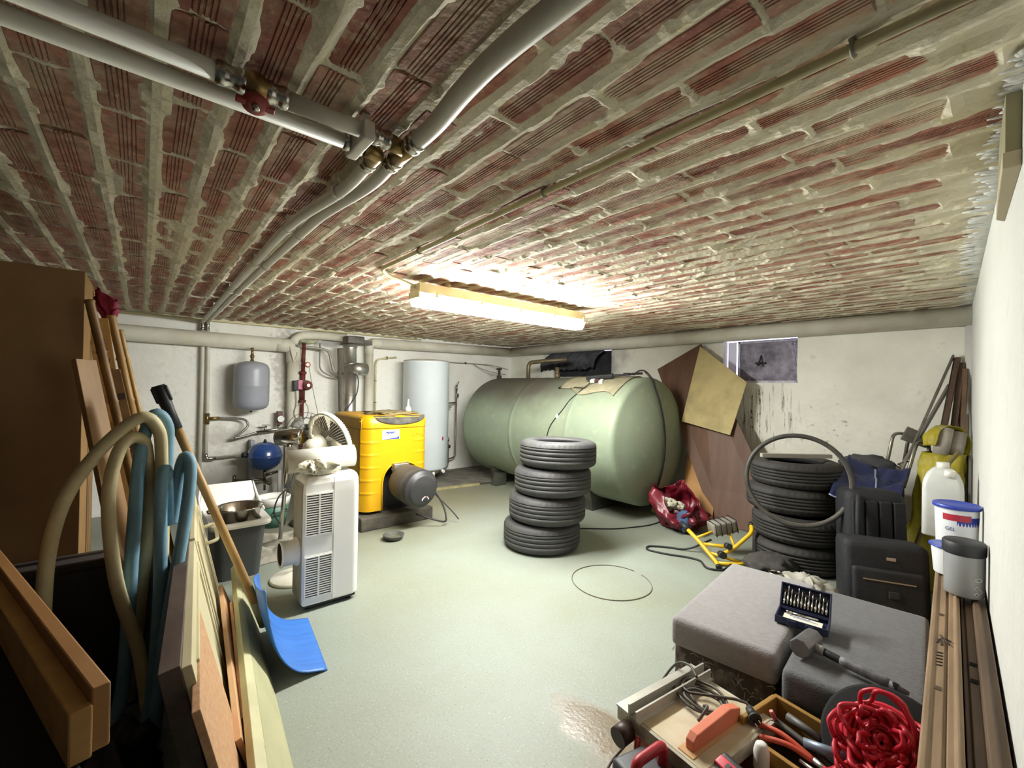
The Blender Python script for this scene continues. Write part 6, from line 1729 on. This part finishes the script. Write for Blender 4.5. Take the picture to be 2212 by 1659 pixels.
solo('wood_block', MB().box((.30, 1.60, .10), (.035, .11, .20), None), mat('block_brown', '6d4a2e', '5a3d26', 8, .7), 'small brown wood block standing between the planks', 'block', auto=.002)

# blue snow shovel
sh = thing('snow_shovel', 'snow shovel with a blue scoop, wooden shaft and black grip leaning on the panels', 'shovel', (.6, 2.4, 0))
M_shb = mat('scoop_blue', '3f78c8', '3468b4', 5, .4, stretch=(.6, 6, .6))
prof = [(.405, .45), (.418, .36), (.438, .26), (.468, .16), (.515, .08), (.58, .03), (.69, .004)]
pp = smooth_path([(x, 0, z_) for x, z_ in prof], 4)
def scoop(u, v):
    p = pp[min(len(pp) - 1, int(round(u * (len(pp) - 1))))]
    y = 2.125 + .54 * v
    e_ = (abs(v - .5) * 2) ** 6
    return (p.x + .075 * v * (1 - u * .2) + .0 - .012 * math.sin(v * PI) * (1 - u) - .0 + .018 * e_ * (1 - u), y, p.z * (1 - .28 * v) + .010 * e_ * u * (1 - u) * 4 + .002)
sm = MB(); sm.sheet(scoop, len(pp) - 1, 24, .005)
obj('scoop', sm, M_shb, sh, True)
h0, h1 = Vector((.468, 2.40, .20)), Vector((.085, 2.40, 1.235))
obj('shaft', MB().tube([h0, h0.lerp(h1, .5), h1], .0175, 16), mat('ash_shaft', 'b3905c', 'a07c48', 8, .5, stretch=(3, 3, .5)), sh, True)
hd_ = (h1 - h0).normalized()
obj('socket', MB().tube([h0 - hd_ * .03, h0 + hd_ * .10], [.026, .021], 16), mat('socket_grey', '6d6a58', rough=.6), sh, True)
obj('grip', MB().tube([h1 - hd_ * .10, h1 - hd_ * .02, h1 + hd_ * .03, h1 + hd_ * .10], [.0205, .021, .024, .024], 16).box((0, 0, 0), (.06, .035, .07), frame_m(h1 + hd_ * .06, (1, 0, .37), (0, 1, 0)), .008), M_black, sh, True)

# near board on an added black chest that fills the dark left corner
ch = thing('added_support', 'added black chest under the tan board, filling the dark lower left edge', 'chest', (-.35, 1.5, 0))
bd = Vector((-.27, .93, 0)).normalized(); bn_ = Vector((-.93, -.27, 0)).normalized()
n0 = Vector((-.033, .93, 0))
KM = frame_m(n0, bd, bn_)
obj('body', MB().box((.62, .22, .38), (1.3, .36, .74), KM), mat('support_black', '141312', '1d1b19', 5, .8), ch, True, .01)
obj('lid', MB().box((.62, .22, .76), (1.32, .38, .02), KM), mat('support_black', '141312'), ch, True, .004)
nb = thing('tan_board', 'blurred tan wooden board with a raised batten lying at the lower left', 'board', (-.1, 1.2, .77))
M_tan = mat('tan_wood', 'c79a5c', 'b68a4e', 3, .6, stretch=(.5, 5, 5))
obj('board', MB().box((.66, .03, .81), (1.32, .028, .08), KM), M_tan, nb, True, .003)
obj('batten', MB().box((.66, .005, .82), (1.30, .024, .10), KM), mat('tan_wood_shade', 'a87a48', '976a3a', 3, .6), nb, True, .003)  # darker tan paints the shaded band of the same wood

# dim things between the cabinet and the hoses
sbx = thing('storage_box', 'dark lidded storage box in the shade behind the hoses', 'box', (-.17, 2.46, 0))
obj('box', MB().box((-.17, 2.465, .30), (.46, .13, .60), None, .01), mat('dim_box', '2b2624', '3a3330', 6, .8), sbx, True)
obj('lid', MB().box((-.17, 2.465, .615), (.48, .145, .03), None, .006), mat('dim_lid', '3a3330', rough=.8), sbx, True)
solo('dark_filler', MB().ball((-.06, 1.72, .15), .17, 20, None, (.75, 1.35, .85), .35, 2.2, 6), mat('filler_black', '111011', '1c1a1b', 6, .5), 'added black blob deepening the shade on the floor below the hoses', 'sack')  # added dark blob, keeps the gap below the hoses black
